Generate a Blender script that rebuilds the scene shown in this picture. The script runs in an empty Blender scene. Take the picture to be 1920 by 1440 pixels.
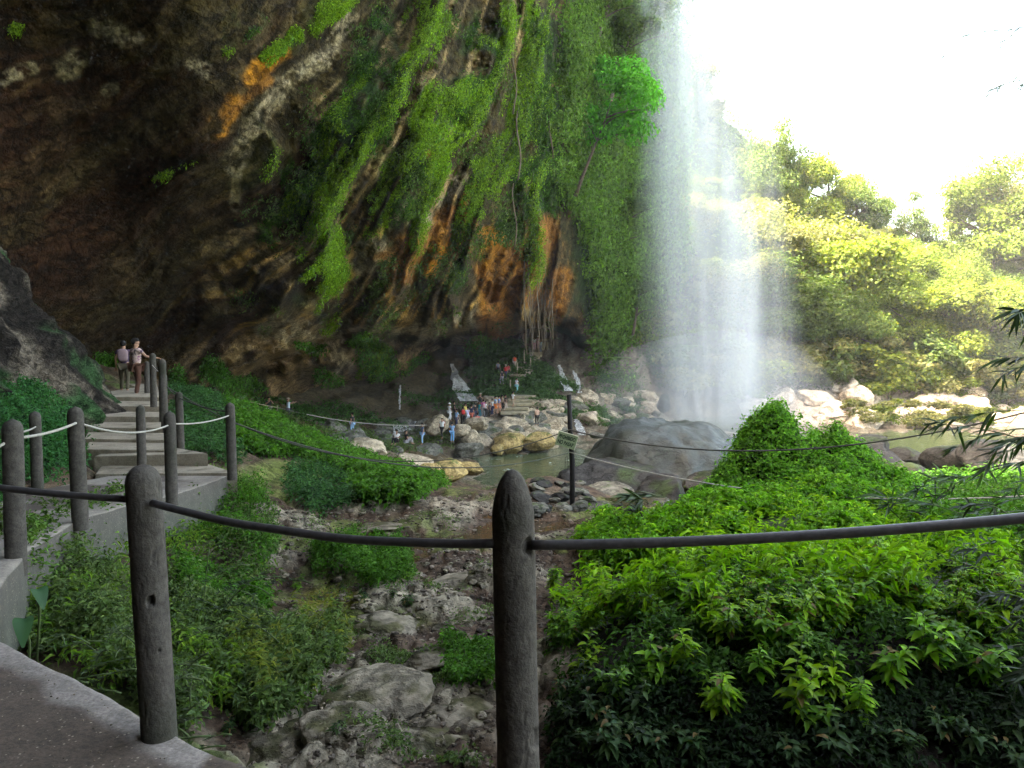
import bpy, bmesh, math, random
import numpy as np
from math import radians, sin, cos, pi
from mathutils import Vector, Matrix

S = bpy.context.scene
COL = S.collection
random.seed(7)
RNG = np.random.default_rng(11)

# ------------------------------------------------------------ camera
F = 1400.0
PITCH = math.atan(80.0 / F)
cam = bpy.data.cameras.new('camera'); camo = bpy.data.objects.new('camera', cam); COL.objects.link(camo)
cam.sensor_width = 36; cam.lens = 36 * F / 1920.0
cam.clip_start = 0.05; cam.clip_end = 2000
camo.location = (0, 0, 0); camo.rotation_euler = (pi / 2 - PITCH, 0, 0)
S.camera = camo

# ------------------------------------------------------------ sky, sun, exposure
SUN_EL, SUN_AZ = radians(54), radians(248)        # azimuth clockwise from +Y: sun behind the cliff, to the left and a little behind
w = bpy.data.worlds.new('World'); S.world = w; w.use_nodes = True
nt = w.node_tree; bg = nt.nodes['Background']
sky = nt.nodes.new('ShaderNodeTexSky'); sky.sky_type = 'NISHITA'; sky.sun_disc = False
sky.sun_elevation = SUN_EL; sky.sun_rotation = SUN_AZ; sky.air_density = 1.0; sky.dust_density = 5.0; sky.ozone_density = 0.6
mxw = nt.nodes.new('ShaderNodeMixRGB'); mxw.blend_type = 'MULTIPLY'; mxw.inputs[0].default_value = 1; mxw.inputs[2].default_value = (1.16, 1.02, .80, 1)
nt.links.new(sky.outputs[0], mxw.inputs[1]); nt.links.new(mxw.outputs[0], bg.inputs[0]); bg.inputs[1].default_value = 0.15
sl = bpy.data.lights.new('sun', 'SUN'); slo = bpy.data.objects.new('sun', sl); COL.objects.link(slo)
sl.energy = 3.6; sl.angle = radians(0.5); sl.color = (1.0, 0.93, 0.78)
sd = Vector((sin(SUN_AZ) * cos(SUN_EL), cos(SUN_AZ) * cos(SUN_EL), sin(SUN_EL)))
slo.rotation_euler = sd.to_track_quat('Z', 'Y').to_euler(); slo.location = sd * 100
S.view_settings.view_transform = 'Standard'; S.view_settings.look = 'None'
S.view_settings.gamma = 1; S.view_settings.exposure = 3.95
cy = S.cycles
cy.use_denoising = True
try: cy.denoiser = 'OPENIMAGEDENOISE'
except Exception: pass
cy.max_bounces = 6; cy.diffuse_bounces = 2; cy.glossy_bounces = 2; cy.transmission_bounces = 3
cy.transparent_max_bounces = 24; cy.volume_bounces = 0
cy.caustics_reflective = False; cy.caustics_refractive = False; cy.sample_clamp_indirect = 6
cy.use_adaptive_sampling = True; cy.adaptive_threshold = 0.02

# ------------------------------------------------------------ projection helpers
SP, CP = sin(PITCH), cos(PITCH)
def ray(px, py):
    u = (np.asarray(px, float) - 960) / F; v = (720 - np.asarray(py, float)) / F
    return u, CP + v * SP, v * CP - SP
def at(px, py, d):
    """world point on the sight line of pixel (px, py) at distance y = d"""
    X, Y, Z = ray(px, py)
    return np.stack([X * d / Y, np.broadcast_to(np.asarray(d, float), np.shape(X * d / Y)), Z * d / Y], -1)
def A(px, py, d): return Vector(at(px, py, d).tolist())
def proj(p):
    p = np.asarray(p); yc = p[..., 1] * CP - p[..., 2] * SP; zc = p[..., 1] * SP + p[..., 2] * CP
    return 960 + F * p[..., 0] / yc, 720 - F * zc / yc

# ------------------------------------------------------------ noise
def _h(i, j, k):
    n = (i.astype(np.uint32) * np.uint32(374761393) + j.astype(np.uint32) * np.uint32(668265263) + k.astype(np.uint32) * np.uint32(2147483647 - 1013))
    n = (n ^ (n >> np.uint32(13))) * np.uint32(1274126177)
    n = n ^ (n >> np.uint32(16))
    return (n & np.uint32(0xffff)).astype(np.float64) / 65535.0
def vn(x, y, z=0.0, seed=0):
    x = np.asarray(x, float); y = np.asarray(y, float) + 0 * x; z = np.asarray(z, float) + 0 * x + seed * 17.31
    x = x + 500.0; y = y + 500.0; z = z + 500.0
    i = np.floor(x).astype(np.int64); j = np.floor(y).astype(np.int64); k = np.floor(z).astype(np.int64)
    fx, fy, fz = x - i, y - j, z - k
    fx = fx * fx * fx * (fx * (fx * 6 - 15) + 10); fy = fy * fy * fy * (fy * (fy * 6 - 15) + 10); fz = fz * fz * fz * (fz * (fz * 6 - 15) + 10)
    r = 0
    for a in (0, 1):
        for b in (0, 1):
            for c in (0, 1):
                wgt = (fx if a else 1 - fx) * (fy if b else 1 - fy) * (fz if c else 1 - fz)
                r = r + wgt * _h(i + a, j + b, k + c)
    return r * 2 - 1
def fbm(x, y, z=0.0, o=4, seed=0, g=0.5):
    r = 0; a = 1; t = 0
    for q in range(o):
        r = r + a * vn(np.asarray(x) * 2 ** q, np.asarray(y) * 2 ** q, np.asarray(z) * 2 ** q, seed + q * 3); t += a; a *= g
    return r / t
def ridge(x, y, z=0.0, o=3, seed=0):
    r = 0; a = 1; t = 0
    for q in range(o):
        r = r + a * (1 - np.abs(vn(np.asarray(x) * 2 ** q, np.asarray(y) * 2 ** q, np.asarray(z) * 2 ** q, seed + q * 5)) * 2); t += a; a *= .5
    return r / t
def sst(a, b, x):
    t = np.clip((x - a) / (b - a), 0, 1); return t * t * (3 - 2 * t)
def rbf(pts, vals, smooth=1e-3):
    pts = np.asarray(pts, float); vals = np.asarray(vals, float); n = len(pts)
    def ker(r): return r * r * np.log(r + 1e-9)
    K = ker(np.linalg.norm(pts[:, None] - pts[None], axis=-1)) + np.eye(n) * smooth
    Pm = np.c_[np.ones(n), pts]
    M = np.zeros((n + 3, n + 3)); M[:n, :n] = K; M[:n, n:] = Pm; M[n:, :n] = Pm.T
    sol = np.linalg.solve(M, np.r_[vals, 0, 0, 0])
    def f(q):
        sh = q.shape[:-1]; q = q.reshape(-1, 2); out = np.zeros(len(q))
        for s in range(0, len(q), 40000):
            c = q[s:s + 40000]
            out[s:s + 40000] = ker(np.linalg.norm(c[:, None] - pts[None], axis=-1)) @ sol[:n] + sol[n] + c @ sol[n + 1:]
        return out.reshape(sh)
    return f

# ------------------------------------------------------------ objects
def tag(o, label=None, cat=None, group=None, kind=None):
    if label: o['label'] = label
    if cat: o['category'] = cat
    if group: o['group'] = group
    if kind: o['kind'] = kind
    return o
def empty(name, loc=(0, 0, 0), rz=0.0, label=None, cat=None, group=None):
    o = bpy.data.objects.new(name, None); COL.objects.link(o); o.location = loc; o.rotation_euler = (0, 0, rz)
    o.empty_display_size = 0.1
    return tag(o, label, cat, group)
def mesh_np(name, V, Fc, mat, parent=None, col=None, smooth=True, alpha=None):
    V = np.asarray(V, np.float32); me = bpy.data.meshes.new(name)
    me.vertices.add(len(V)); me.vertices.foreach_set('co', V.ravel())
    groups = Fc if isinstance(Fc, list) else [Fc]
    groups = [np.asarray(g, np.int32) for g in groups if len(g)]
    tot = np.concatenate([np.full(len(g), g.shape[1], np.int32) for g in groups])
    me.loops.add(int(tot.sum())); me.loops.foreach_set('vertex_index', np.concatenate([g.ravel() for g in groups]))
    me.polygons.add(len(tot)); me.polygons.foreach_set('loop_start', np.r_[0, np.cumsum(tot)[:-1]].astype(np.int32))
    try: me.polygons.foreach_set('loop_total', tot)
    except Exception: pass
    me.polygons.foreach_set('use_smooth', np.full(len(tot), smooth))
    me.update(calc_edges=True)
    if col is not None:
        c = np.ones((len(V), 4), np.float32); c[:, :3] = np.clip(col, 0, 1)
        if alpha is not None: c[:, 3] = alpha
        at_ = me.attributes.new('Col', 'FLOAT_COLOR', 'POINT'); at_.data.foreach_set('color', c.ravel())
    if mat: me.materials.append(mat)
    o = bpy.data.objects.new(name, me); COL.objects.link(o)
    if parent: o.parent = parent
    return o
def grid_faces(nr, nc):
    a = np.arange(nr * nc).reshape(nr, nc)
    return np.stack([a[:-1, :-1], a[:-1, 1:], a[1:, 1:], a[1:, :-1]], -1).reshape(-1, 4)
def copy_tree(o, parent=None):
    c = o.copy(); COL.objects.link(c); c.parent = parent
    for ch in o.children: copy_tree(ch, c)
    return c
def tube(pts, rad, seg=8, cap=True):
    pts = [Vector(p) for p in pts]; n = len(pts)
    rad = [rad] * n if not hasattr(rad, '__len__') else rad
    V = []; ref = Vector((0.13, 0.31, 1)).normalized()
    for i, p in enumerate(pts):
        t = (pts[min(i + 1, n - 1)] - pts[max(i - 1, 0)]).normalized()
        rr = ref if abs(t.dot(ref)) < .95 else Vector((1, 0, 0))
        a = t.cross(rr).normalized(); b = t.cross(a)
        for k in range(seg):
            th = 2 * pi * k / seg; V.append(p + (a * cos(th) + b * sin(th)) * rad[i])
    Fq = [(i * seg + k, i * seg + (k + 1) % seg, (i + 1) * seg + (k + 1) % seg, (i + 1) * seg + k) for i in range(n - 1) for k in range(seg)]
    V = np.array([tuple(v) for v in V]); Fq = np.array(Fq)
    if cap and seg in (4, 8, 6, 12, 16):
        V = np.vstack([V, [tuple(pts[0]), tuple(pts[-1])]])
        n0 = n * seg; tri = [(n0, (k + 1) % seg, k) for k in range(seg)] + [(n0 + 1, (n - 1) * seg + k, (n - 1) * seg + (k + 1) % seg) for k in range(seg)]
        return V, [Fq, np.array(tri)]
    return V, [Fq]
def merge(parts):
    V = []; Q = {}; off = 0
    for v, fs in parts:
        V.append(v)
        for f in fs: Q.setdefault(f.shape[1], []).append(f + off)
        off += len(v)
    return np.vstack(V), [np.vstack(Q[k]) for k in Q]

# ------------------------------------------------------------ materials
class NM:
    def __init__(s, name):
        s.m = bpy.data.materials.new(name); s.m.use_nodes = True; s.t = s.m.node_tree; s.t.nodes.clear()
        s.out = s.n('OutputMaterial')
    def n(s, typ, **kw):
        nd = s.t.nodes.new('ShaderNode' + typ)
        for k, v in kw.items():
            if k.startswith('i_'):
                key = k[2:]; key = int(key) if key.isdigit() else key.replace('_', ' ')
                nd.inputs[key].default_value = v
            else: setattr(nd, k, v)
        return nd
    def l(s, a, b): s.t.links.new(a, b)
    def ramp(s, inp, stops):
        r = s.n('ValToRGB'); e = r.color_ramp.elements
        while len(e) < len(stops): e.new(0.5)
        for k, (p, c) in enumerate(stops):
            e[k].position = p; e[k].color = (*c, 1) if hasattr(c, '__len__') else (c, c, c, 1)
        s.l(inp, r.inputs[0]); return r.outputs[0]
    def noise(s, vec, scale, detail=4, rough=.55, mapscale=None):
        if mapscale:
            mp = s.n('Mapping'); mp.inputs['Scale'].default_value = mapscale; s.l(vec, mp.inputs[0]); vec = mp.outputs[0]
        nz = s.n('TexNoise'); nz.inputs['Scale'].default_value = scale; nz.inputs['Detail'].default_value = detail; nz.inputs['Roughness'].default_value = rough
        s.l(vec, nz.inputs['Vector']); return nz.outputs['Fac']
    def mul(s, a, b, fac=1.0, mode='MULTIPLY'):
        mx = s.n('MixRGB', blend_type=mode); mx.inputs[0].default_value = fac
        for q, x in ((1, a), (2, b)):
            if hasattr(x, 'is_linked'): s.l(x, mx.inputs[q])
            else: mx.inputs[q].default_value = (*x, 1)
        return mx.outputs[0]
    def bump(s, h, strength, dist):
        b = s.n('Bump'); b.inputs['Strength'].default_value = strength; b.inputs['Distance'].default_value = dist; s.l(h, b.inputs['Height']); return b.outputs[0]

def attr_rock(name, sc=3.0, bd=0.05, rough=.9, contrast=(.45, 1.5), bs=.8, spec=.12, crack=.45):
    m = NM(name); at_ = m.n('Attribute', attribute_name='Col'); tc = m.n('TexCoord'); g = m.n('NewGeometry')
    p = g.outputs['Position'] if hasattr(g, 'outputs') else tc.outputs['Object']
    n1 = m.noise(p, sc, 8, .65); n2 = m.noise(p, sc * 7, 5, .6)
    c = m.mul(at_.outputs['Color'], m.ramp(n1, [(.3, contrast[0]), (.7, contrast[1])]))
    c = m.mul(c, m.ramp(n2, [(.3, .6), (.7, 1.35)]))
    n3 = m.noise(p, sc * .8, 9, .62, (1, 1, 1.6)); ck = m.ramp(n3, [(.465, 1), (.495, 1 - crack), (.505, 1 - crack), (.535, 1)])
    n4 = m.noise(p, sc * 2.6, 6, .6); ck2 = m.ramp(n4, [(.47, 1), (.5, 1 - crack * .7), (.53, 1)])
    c = m.mul(m.mul(c, ck), ck2)
    b = m.n('BsdfPrincipled', i_Roughness=rough); b.inputs['Specular IOR Level'].default_value = spec
    m.l(c, b.inputs['Base Color'])
    h = m.n('Math', operation='ADD'); m.l(n1, h.inputs[0]); m2 = m.n('Math', operation='MULTIPLY'); m.l(n2, m2.inputs[0]); m2.inputs[1].default_value = .35; m.l(m2.outputs[0], h.inputs[1])
    h2 = m.n('Math', operation='ADD'); m.l(h.outputs[0], h2.inputs[0]); m3 = m.n('Math', operation='MULTIPLY'); m.l(ck, m3.inputs[0]); m3.inputs[1].default_value = .5; m.l(m3.outputs[0], h2.inputs[1])
    m.l(m.bump(h2.outputs[0], bs, bd), b.inputs['Normal']); m.l(b.outputs[0], m.out.inputs[0]); return m.m
def leaf_mat(name, trans=.45, rough=.6, tint=(1.1, 1.3, .35), spec=.14):
    m = NM(name); at_ = m.n('Attribute', attribute_name='Col')
    b = m.n('BsdfPrincipled', i_Roughness=rough); b.inputs['Specular IOR Level'].default_value = spec
    m.l(at_.outputs['Color'], b.inputs['Base Color'])
    t = m.n('BsdfTranslucent'); m.l(m.mul(at_.outputs['Color'], tint), t.inputs[0])
    mx = m.n('MixShader'); mx.inputs[0].default_value = trans; m.l(b.outputs[0], mx.inputs[1]); m.l(t.outputs[0], mx.inputs[2])
    m.l(mx.outputs[0], m.out.inputs[0]); return m.m
def plain(name, col, rough=.7, sc=20, var=.25, bumpd=0.002, metallic=0):
    m = NM(name); tc = m.n('TexCoord'); n1 = m.noise(tc.outputs['Object'], sc, 6, .6)
    c = m.mul(col, m.ramp(n1, [(.3, 1 - var), (.7, 1 + var)]))
    b = m.n('BsdfPrincipled', i_Roughness=rough, i_Metallic=metallic); b.inputs['Specular IOR Level'].default_value = .3
    m.l(c, b.inputs['Base Color']); m.l(m.bump(n1, .6, bumpd), b.inputs['Normal']); m.l(b.outputs[0], m.out.inputs[0]); return m.m

M_CLIFF = attr_rock('cliff_rock', 1.3, .45, contrast=(.3, 1.8), bs=1.0)
M_GROUND = attr_rock('ground', 2.6, .06, .85, contrast=(.45, 1.6), spec=.12)
M_ROCKFAR = attr_rock('rock', 1.2, .08, .85)
M_LEAF = leaf_mat('leaf')
M_LEAFNEAR = leaf_mat('leaf_near', .5, .4)
M_LEAFDARK = leaf_mat('leaf_dark', .25, .5)
M_BARK = plain('bark', (.07, .055, .04), .9, 6, .4, .02)
M_STEM = plain('stem', (.05, .075, .02), .7, 30)

def concrete(name, base, dark, moss=(.05, .06, .03), sc=7.0):
    m = NM(name); g = m.n('NewGeometry'); p = g.outputs['Position']
    n1 = m.noise(p, sc, 8, .7); n2 = m.noise(p, 45, 4, .7); n3 = m.noise(p, 2.2, 5, .6)
    c = m.ramp(n1, [(.25, dark), (.75, base)])
    c = m.mul(c, m.ramp(n2, [(.35, .75), (.6, 1.1)]))
    mx = m.n('MixRGB'); m.l(m.ramp(n3, [(.52, 0), (.7, .8)]), mx.inputs[0]); m.l(c, mx.inputs[1]); mx.inputs[2].default_value = (*moss, 1)
    b = m.n('BsdfPrincipled', i_Roughness=.85); b.inputs['Specular IOR Level'].default_value = .1
    m.l(mx.outputs[0], b.inputs['Base Color'])
    m.l(m.bump(n2, .9, .006), b.inputs['Normal']); m.l(b.outputs[0], m.out.inputs[0]); return m.m
M_POST = concrete('post_concrete', (.098, .088, .076), (.040, .035, .030), (.030, .034, .022), 14.0)
M_PATH = concrete('path_concrete', (.36, .32, .25), (.19, .155, .11), (.06, .055, .03), 3.0)

def platform_mat():
    m = NM('platform_concrete'); g = m.n('NewGeometry'); p = g.outputs['Position']
    at_ = m.n('Attribute', attribute_name='Col')
    n2 = m.noise(p, 55, 5, .7); vo = m.n('TexVoronoi', feature='F1'); vo.inputs['Scale'].default_value = 42; m.l(p, vo.inputs['Vector'])
    n1 = m.noise(p, 9, 6, .7)
    c = m.mul(at_.outputs['Color'], m.ramp(n2, [(.3, .55), (.7, 1.35)])); c = m.mul(c, m.ramp(n1, [(.3, .7), (.7, 1.25)]))
    st = m.ramp(vo.outputs['Distance'], [(.0, 1), (.16, 1), (.22, 0)])
    n4 = m.noise(p, 16, 2, .5); mk = m.n('Math', operation='MULTIPLY'); m.l(st, mk.inputs[0]); m.l(m.ramp(n4, [(.5, 0), (.56, .8)]), mk.inputs[1])
    mx = m.n('MixRGB'); m.l(mk.outputs[0], mx.inputs[0]); m.l(c, mx.inputs[1]); mx.inputs[2].default_value = (.30, .25, .18, 1)
    b = m.n('BsdfPrincipled', i_Roughness=.9); m.l(mx.outputs[0], b.inputs['Base Color'])
    m.l(m.bump(n2, .8, .004), b.inputs['Normal']); m.l(b.outputs[0], m.out.inputs[0]); return m.m
M_PLAT = platform_mat()

def water_mat(name, col, bsc, bstr, rough=.06, foam=0.0):
    m = NM(name); g = m.n('NewGeometry'); p = g.outputs['Position']
    b = m.n('BsdfPrincipled', i_Roughness=rough); b.inputs['Base Color'].default_value = (*col, 1); b.inputs['IOR'].default_value = 1.33
    b.inputs['Specular IOR Level'].default_value = .7
    n1 = m.noise(p, bsc, 4, .6, (1, .6, 1))
    m.l(m.bump(n1, bstr, .12), b.inputs['Normal'])
    if foam:
        f = m.ramp(m.noise(p, bsc * .8, 6, .8, (1, .45, 1)), [(.60, 0), (.66, foam)])
        mx = m.n('MixRGB'); m.l(f, mx.inputs[0]); mx.inputs[1].default_value = (*col, 1); mx.inputs[2].default_value = (.7, .75, .75, 1); m.l(mx.outputs[0], b.inputs['Base Color'])
    m.l(b.outputs[0], m.out.inputs[0]); return m.m

# ------------------------------------------------------------ terrain
TP = []
def T(*a):
    for px, d, z in a: TP.append((px, d, z))
T((-600, 2.3, -1.7), (0, 2.3, -1.9), (900, 2.6, -2.7), (600, 3, -2.75), (200, 3, -2.6), (-200, 3, -2.2), (1500, 2.2, -2.6), (2400, 2.3, -2.4), (1100, 3, -2.85), (1400, 3.2, -2.75), (1800, 3.2, -2.65), (2200, 3.2, -2.5))
T((1090, 4.6, -2.3), (1250, 4.6, -2.08), (1500, 4.5, -1.97), (1750, 4.5, -1.95), (2000, 4.6, -1.9), (2400, 4.6, -1.8), (1080, 6.5, -2.6), (1300, 6.5, -2.15), (1600, 6.5, -2.1), (1900, 6.5, -2.1), (2500, 7, -1.8))
T((1080, 9, -3.15), (1250, 9, -2.95), (1500, 9, -2.85), (1800, 9, -2.75), (2300, 9, -2.4), (1220, 12, -3.15), (1400, 12, -2.85), (1600, 12, -2.85), (1780, 12, -3.0), (2200, 12, -2.5))
T((1300, 17, -3.9), (1500, 19, -3.9), (1750, 17, -3.6), (1900, 20, -3.9), (2400, 18, -3))
T((1080, 20, -4.3), (1000, 25, -5.6), (950, 35, -7.7), (950, 44, -9.4), (1200, 30, -6.7), (1200, 40, -9.7), (1500, 30, -6.2), (1700, 35, -7.4), (1900, 35, -6.8), (2500, 40, -5), (1600, 50, -9.9), (1900, 50, -9.9), (2300, 60, -9.5), (1400, 60, -10.2), (1000, 55, -10), (1200, 60, -10.2), (1600, 70, -9.9), (1850, 72, -9.9))
T((1500, 81, -8.8), (1700, 83, -8.8), (1900, 85, -8.6), (1500, 92, -7.0), (1700, 94, -6.6), (1900, 96, -6.2), (1500, 100, -1.5), (1700, 100, -1), (1900, 100, -.5), (1500, 106, 7), (1700, 106, 4), (1900, 106, 9), (1500, 113, 17), (1600, 114, 13), (1700, 116, 9), (1800, 113, 10), (1900, 110, 14), (1390, 112, 25), (1400, 130, 32), (1440, 112, 21), (1600, 135, 15), (1900, 135, 16), (1300, 130, 40), (1300, 112, 31), (1230, 112, 34), (2500, 100, -3), (1600, 180, 22), (1300, 180, 34), (2200, 180, 18), (900, 180, 40), (0, 180, 40), (-700, 120, 20))
T((1200, 75, -8.7), (1150, 80, -7.7), (1250, 90, -6.5), (1150, 88, -5.3), (1330, 80, -9.2), (1330, 95, -6))
T((800, 62, -8.3), (900, 63, -9.0), (1000, 63, -9.3), (1060, 67, -8.9), (850, 68, -7.8), (950, 70, -7.1), (1000, 74, -6.5), (880, 75, -6.3), (950, 80, -5), (990, 87, -2.6), (1010, 93, -1.3), (1070, 88, -4), (1070, 78, -6.7), (700, 62, -7.8), (700, 54, -7.4), (640, 52, -6.4), (560, 50, -5.5), (500, 45, -4.6), (750, 48, -7.7), (860, 52, -9.0), (800, 85, -3), (600, 75, -4))
T((480, 25, -2.6), (560, 25, -3.35), (640, 26, -3.95), (720, 26, -4.6), (800, 27, -5.2), (900, 28, -5.8), (400, 22, -1.9), (330, 24, -1.8))
T((470, 14, -2.75), (600, 16, -3.25), (750, 17, -3.55), (870, 19, -3.95), (950, 19, -4.0), (480, 19, -2.7), (650, 21, -3.5))
T((560, 34, -4.6), (700, 38, -6.4), (850, 38, -7.3), (430, 34, -3.2), (200, 40, -1))
T((200, 14, -2.4), (250, 20, -1.75), (150, 17, -2.1), (300, 17, -2.1), (350, 15, -2.4), (250, 26, -1.4), (0, 25, 0))
T((100, 11, -2.1), (50, 12, -1.6), (50, 13.5, -1.0), (-150, 12, -1), (-200, 8, -1.3), (-50, 18, -.4), (150, 13.5, -1.9), (-600, 10, 0))
T((0, 5.8, -2.1), (150, 7.5, -2.3), (300, 10, -2.65), (20, 8, -2.0), (420, 12, -2.75), (100, 5, -2.35), (-300, 5, -2.0))
T((600, 5, -2.8), (850, 5, -2.75), (400, 5.5, -2.75), (600, 7, -2.9), (850, 8, -3.05), (400, 9, -2.8), (600, 10, -3.1), (900, 10, -3.2), (700, 13, -3.28), (950, 14, -3.35), (1070, 15.4, -3.3), (1150, 14, -3.35), (780, 16.3, -3.3), (880, 16.5, -3.34), (980, 16.6, -3.34), (1080, 17, -3.4), (250, 5, -2.5), (250, 7, -2.55), (1000, 6, -2.8), (980, 11, -3.25))
TP = np.array(TP)
def uvw(px, d): return np.stack([(np.asarray(px) - 960) / 400.0, np.log(np.asarray(d)) * 2.2], -1)
TZ = rbf(uvw(TP[:, 0], TP[:, 1]), TP[:, 2], 2e-3)
GX = np.arange(-760, 2900, 6.0); GD = np.geomspace(2.2, 210, 520)
gpx, gd = np.meshgrid(GX, GD)
gz = TZ(uvw(gpx, gd)); gx = (gpx - 960) / F * gd; gy = gd
MOUNDS = [(1445, 15.4, .78, .82), (1560, 14.9, .95, .12), (1395, 15.2, .6, .40), (1610, 14.6, .65, .40), (1495, 15.3, 1.35, .85), (1010, 17.5, .8, .3)]
for mpx, md, mr, mh in MOUNDS:
    mx_, my_ = (mpx - 960) / F * md, md
    gz += mh * np.exp(-(((gx - mx_) / mr) ** 2 + ((gy - my_) / (mr * 1.2)) ** 2) ** 1.25)
mm_ = sst(1300, 1360, gpx) * sst(1720, 1650, gpx) * sst(13, 13.8, gd) * sst(17.5, 16.5, gd); gz += mm_ * fbm(gx * 1.5, gy * 1.5, 0, 3, 2) * .10
# stepped ledges and lumps of the stream bed, roughness growing with distance
amp = np.clip(gd / 10, .25, 5)
bed = sst(300, 450, gpx) * sst(1130, 1040, gpx) * sst(17, 14, gd)
n_a = fbm(gx * 1.1, gy * 1.1, 0, 5, 1); n_b = fbm(gx * 3.2, gy * 3.2, 0, 4, 5)
gz += n_a * .10 * np.clip(gd / 8, 1, 6) + n_b * .035
ledge = fbm(gx * .8 + 3, gy * .8, 0, 4, 9)
led = sst(.0, .10, ledge) * .12 + sst(.22, .28, ledge) * .12 + sst(-.25, -.2, ledge) * .08
gz += bed * (led * .7 - .10)
pits = ridge(gx * 2.6, gy * 2.6, 0, 3, 21)
gz -= bed * sst(.45, .8, pits) * .10
gz += fbm(gx * 7, gy * 7, 0, 3, 31) * .02 * sst(14, 8, gd)
far_ = sst(50, 75, gd); gz += far_ * fbm(gx * .25, gy * .25, 0, 4, 41) * 1.1
# the path footprint: the ground stays under the concrete
PATH = [(-3.3, 4.75, -1.60), (-3.85, 5.8, -1.66), (-4.36, 7.5, -1.78), (-4.53, 9.9, -2.06), (-4.60, 11.9, -2.16)]   # right edge
PW = [3.2, 3.2, 2.6, 2.1, 1.9]
gyc = np.clip(gy, 4.75, 11.9)
xr = np.interp(gyc, [p[1] for p in PATH], [p[0] for p in PATH]); zr = np.interp(gyc, [p[1] for p in PATH], [p[2] for p in PATH]); wr = np.interp(gyc, [p[1] for p in PATH], PW)
inside = (gy > 3.6) & (gy < 12.6) & (gx < xr + .05) & (gx > xr - wr - .1)
gz = np.where(inside, np.minimum(gz, zr - .22), gz)
inside2 = (gy < 4.9) & (gx < -1.0) & (gy < np.interp(gx, [-9, -2.6, -1.5, -.9], [5.0, 3.8, 3.0, 2.6]))
gz = np.where(inside2, np.minimum(gz, -1.95), gz)
stairm = (gy > 12.2) & (gy < 21.5)
sxl = np.interp(gy, [12.2, 20], [-7.2, -11.3]); sxr = np.interp(gy, [12.2, 20], [-5.0, -9.2]); szz = np.interp(gy, [12.2, 20], [-2.2, -1.6])
gz = np.where(stairm & (gx > sxl - .1) & (gx < sxr + .1), np.minimum(gz, szz - .35), gz)

GV = np.stack([gx, gy, gz], -1)
gpu, gpv = proj(GV)                      # where each ground point shows, only used to choose ground cover
def ground_z(x, y):
    px = x / y * F + 960; c = np.clip((px - GX[0]) / 6.0, 0, len(GX) - 1.001); r = np.clip(np.log(y / GD[0]) / np.log(GD[1] / GD[0]), 0, len(GD) - 1.001)
    i, j = int(r), int(c); a, b = r - i, c - j
    return float(gz[i, j] * (1 - a) * (1 - b) + gz[i + 1, j] * a * (1 - b) + gz[i, j + 1] * (1 - a) * b + gz[i + 1, j + 1] * a * b)
def ground_hit(px, py, dmin=2.4, dmax=200):
    X, Y, Z = ray(px, py)
    for d in np.geomspace(dmin, dmax, 400):
        x = X / Y * d; z = Z / Y * d
        if ground_z(x, d) >= z: return Vector((x, d, ground_z(x, d)))
    x = X / Y * dmax; return Vector((x, dmax, ground_z(x, dmax)))
# ground colours: earth, pale stone, mossy stone, green
nC = fbm(gx * .9, gy * .9, 0, 5, 61); nD = fbm(gx * 2.5, gy * 2.5, 0, 4, 71)
earth = np.array([.082, .056, .036]); wet = np.array([.05, .032, .022]); stone = np.array([.22, .19, .135]); mossy = np.array([.10, .12, .03]); green = np.array([.03, .05, .012]); dark = np.array([.012, .009, .007])
def mixc(a, b, t): return a * (1 - t[..., None]) + b * t[..., None]
C = np.broadcast_to(earth, gx.shape + (3,)).copy()
C = mixc(C, wet, sst(-.1, .2, nD) * .7)
slope_ = np.hypot(np.gradient(gz, axis=0) / np.maximum(np.gradient(gy, axis=0), 1e-6), 0)
st = bed * sst(-.02, .12, ledge) * sst(-.5, .0, nD + .3)
st = np.maximum(st, bed * sst(7.5, 5.2, gd) * sst(-.2, .0, nC))
C = mixc(C, stone, st)
C = mixc(C, mossy, sst(.08, .3, nC) * .8 * sst(60, 30, gd))
C = mixc(C, np.array([.16, .15, .02]), sst(1.2, .7, np.hypot((gpu - 620) / 70, (gpv - 1125) / 26) + .5 * nD)); C = mixc(C, mossy * .9, sst(1.2, .6, np.hypot((gpu - 640) / 130, (gpv - 1165) / 30) + .6 * nC)); C = mixc(C, mossy * 1.1, sst(1.2, .6, np.hypot((gpu - 540) / 110, (gpv - 890) / 26) + .6 * nC))
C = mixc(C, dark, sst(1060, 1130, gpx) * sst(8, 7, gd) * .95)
C = mixc(C, green, sst(1180, 1250, gpx) * sst(6.5, 8, gd) * sst(24, 18, gd) * .9)
C = mixc(C, dark, sst(1290, 1320, gpx) * sst(12.4, 13, gd) * sst(20, 17, gd))  # mound ground painted dark, imitating the shade beneath its plants
C = mixc(C, stone * .8, sst(44, 50, gd) * sst(100, 94, gd) * sst(-.3, .1, nD))
C = mixc(C, np.array([.075, .06, .03]), sst(880, 820, gpx) * sst(50, 56, gd) * .85)
C = mixc(C, np.array([.42, .36, .28]), sst(78, 81, gd) * sst(101, 97, gd) * sst(1380, 1440, gpx))
C = mixc(C, green, sst(96, 101, gd))
C = mixc(C, green, sst(430, 380, gpx) * sst(.0, .3, nC) * .6)
C = mixc(C, np.array([.13, .09, .05]), sst(900, 760, gpx) * sst(30, 36, gd) * sst(70, 60, gd) * .6)
tag(mesh_np('ground', GV.reshape(-1, 3), grid_faces(*gx.shape), M_GROUND, col=C.reshape(-1, 3)), kind='structure')
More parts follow.
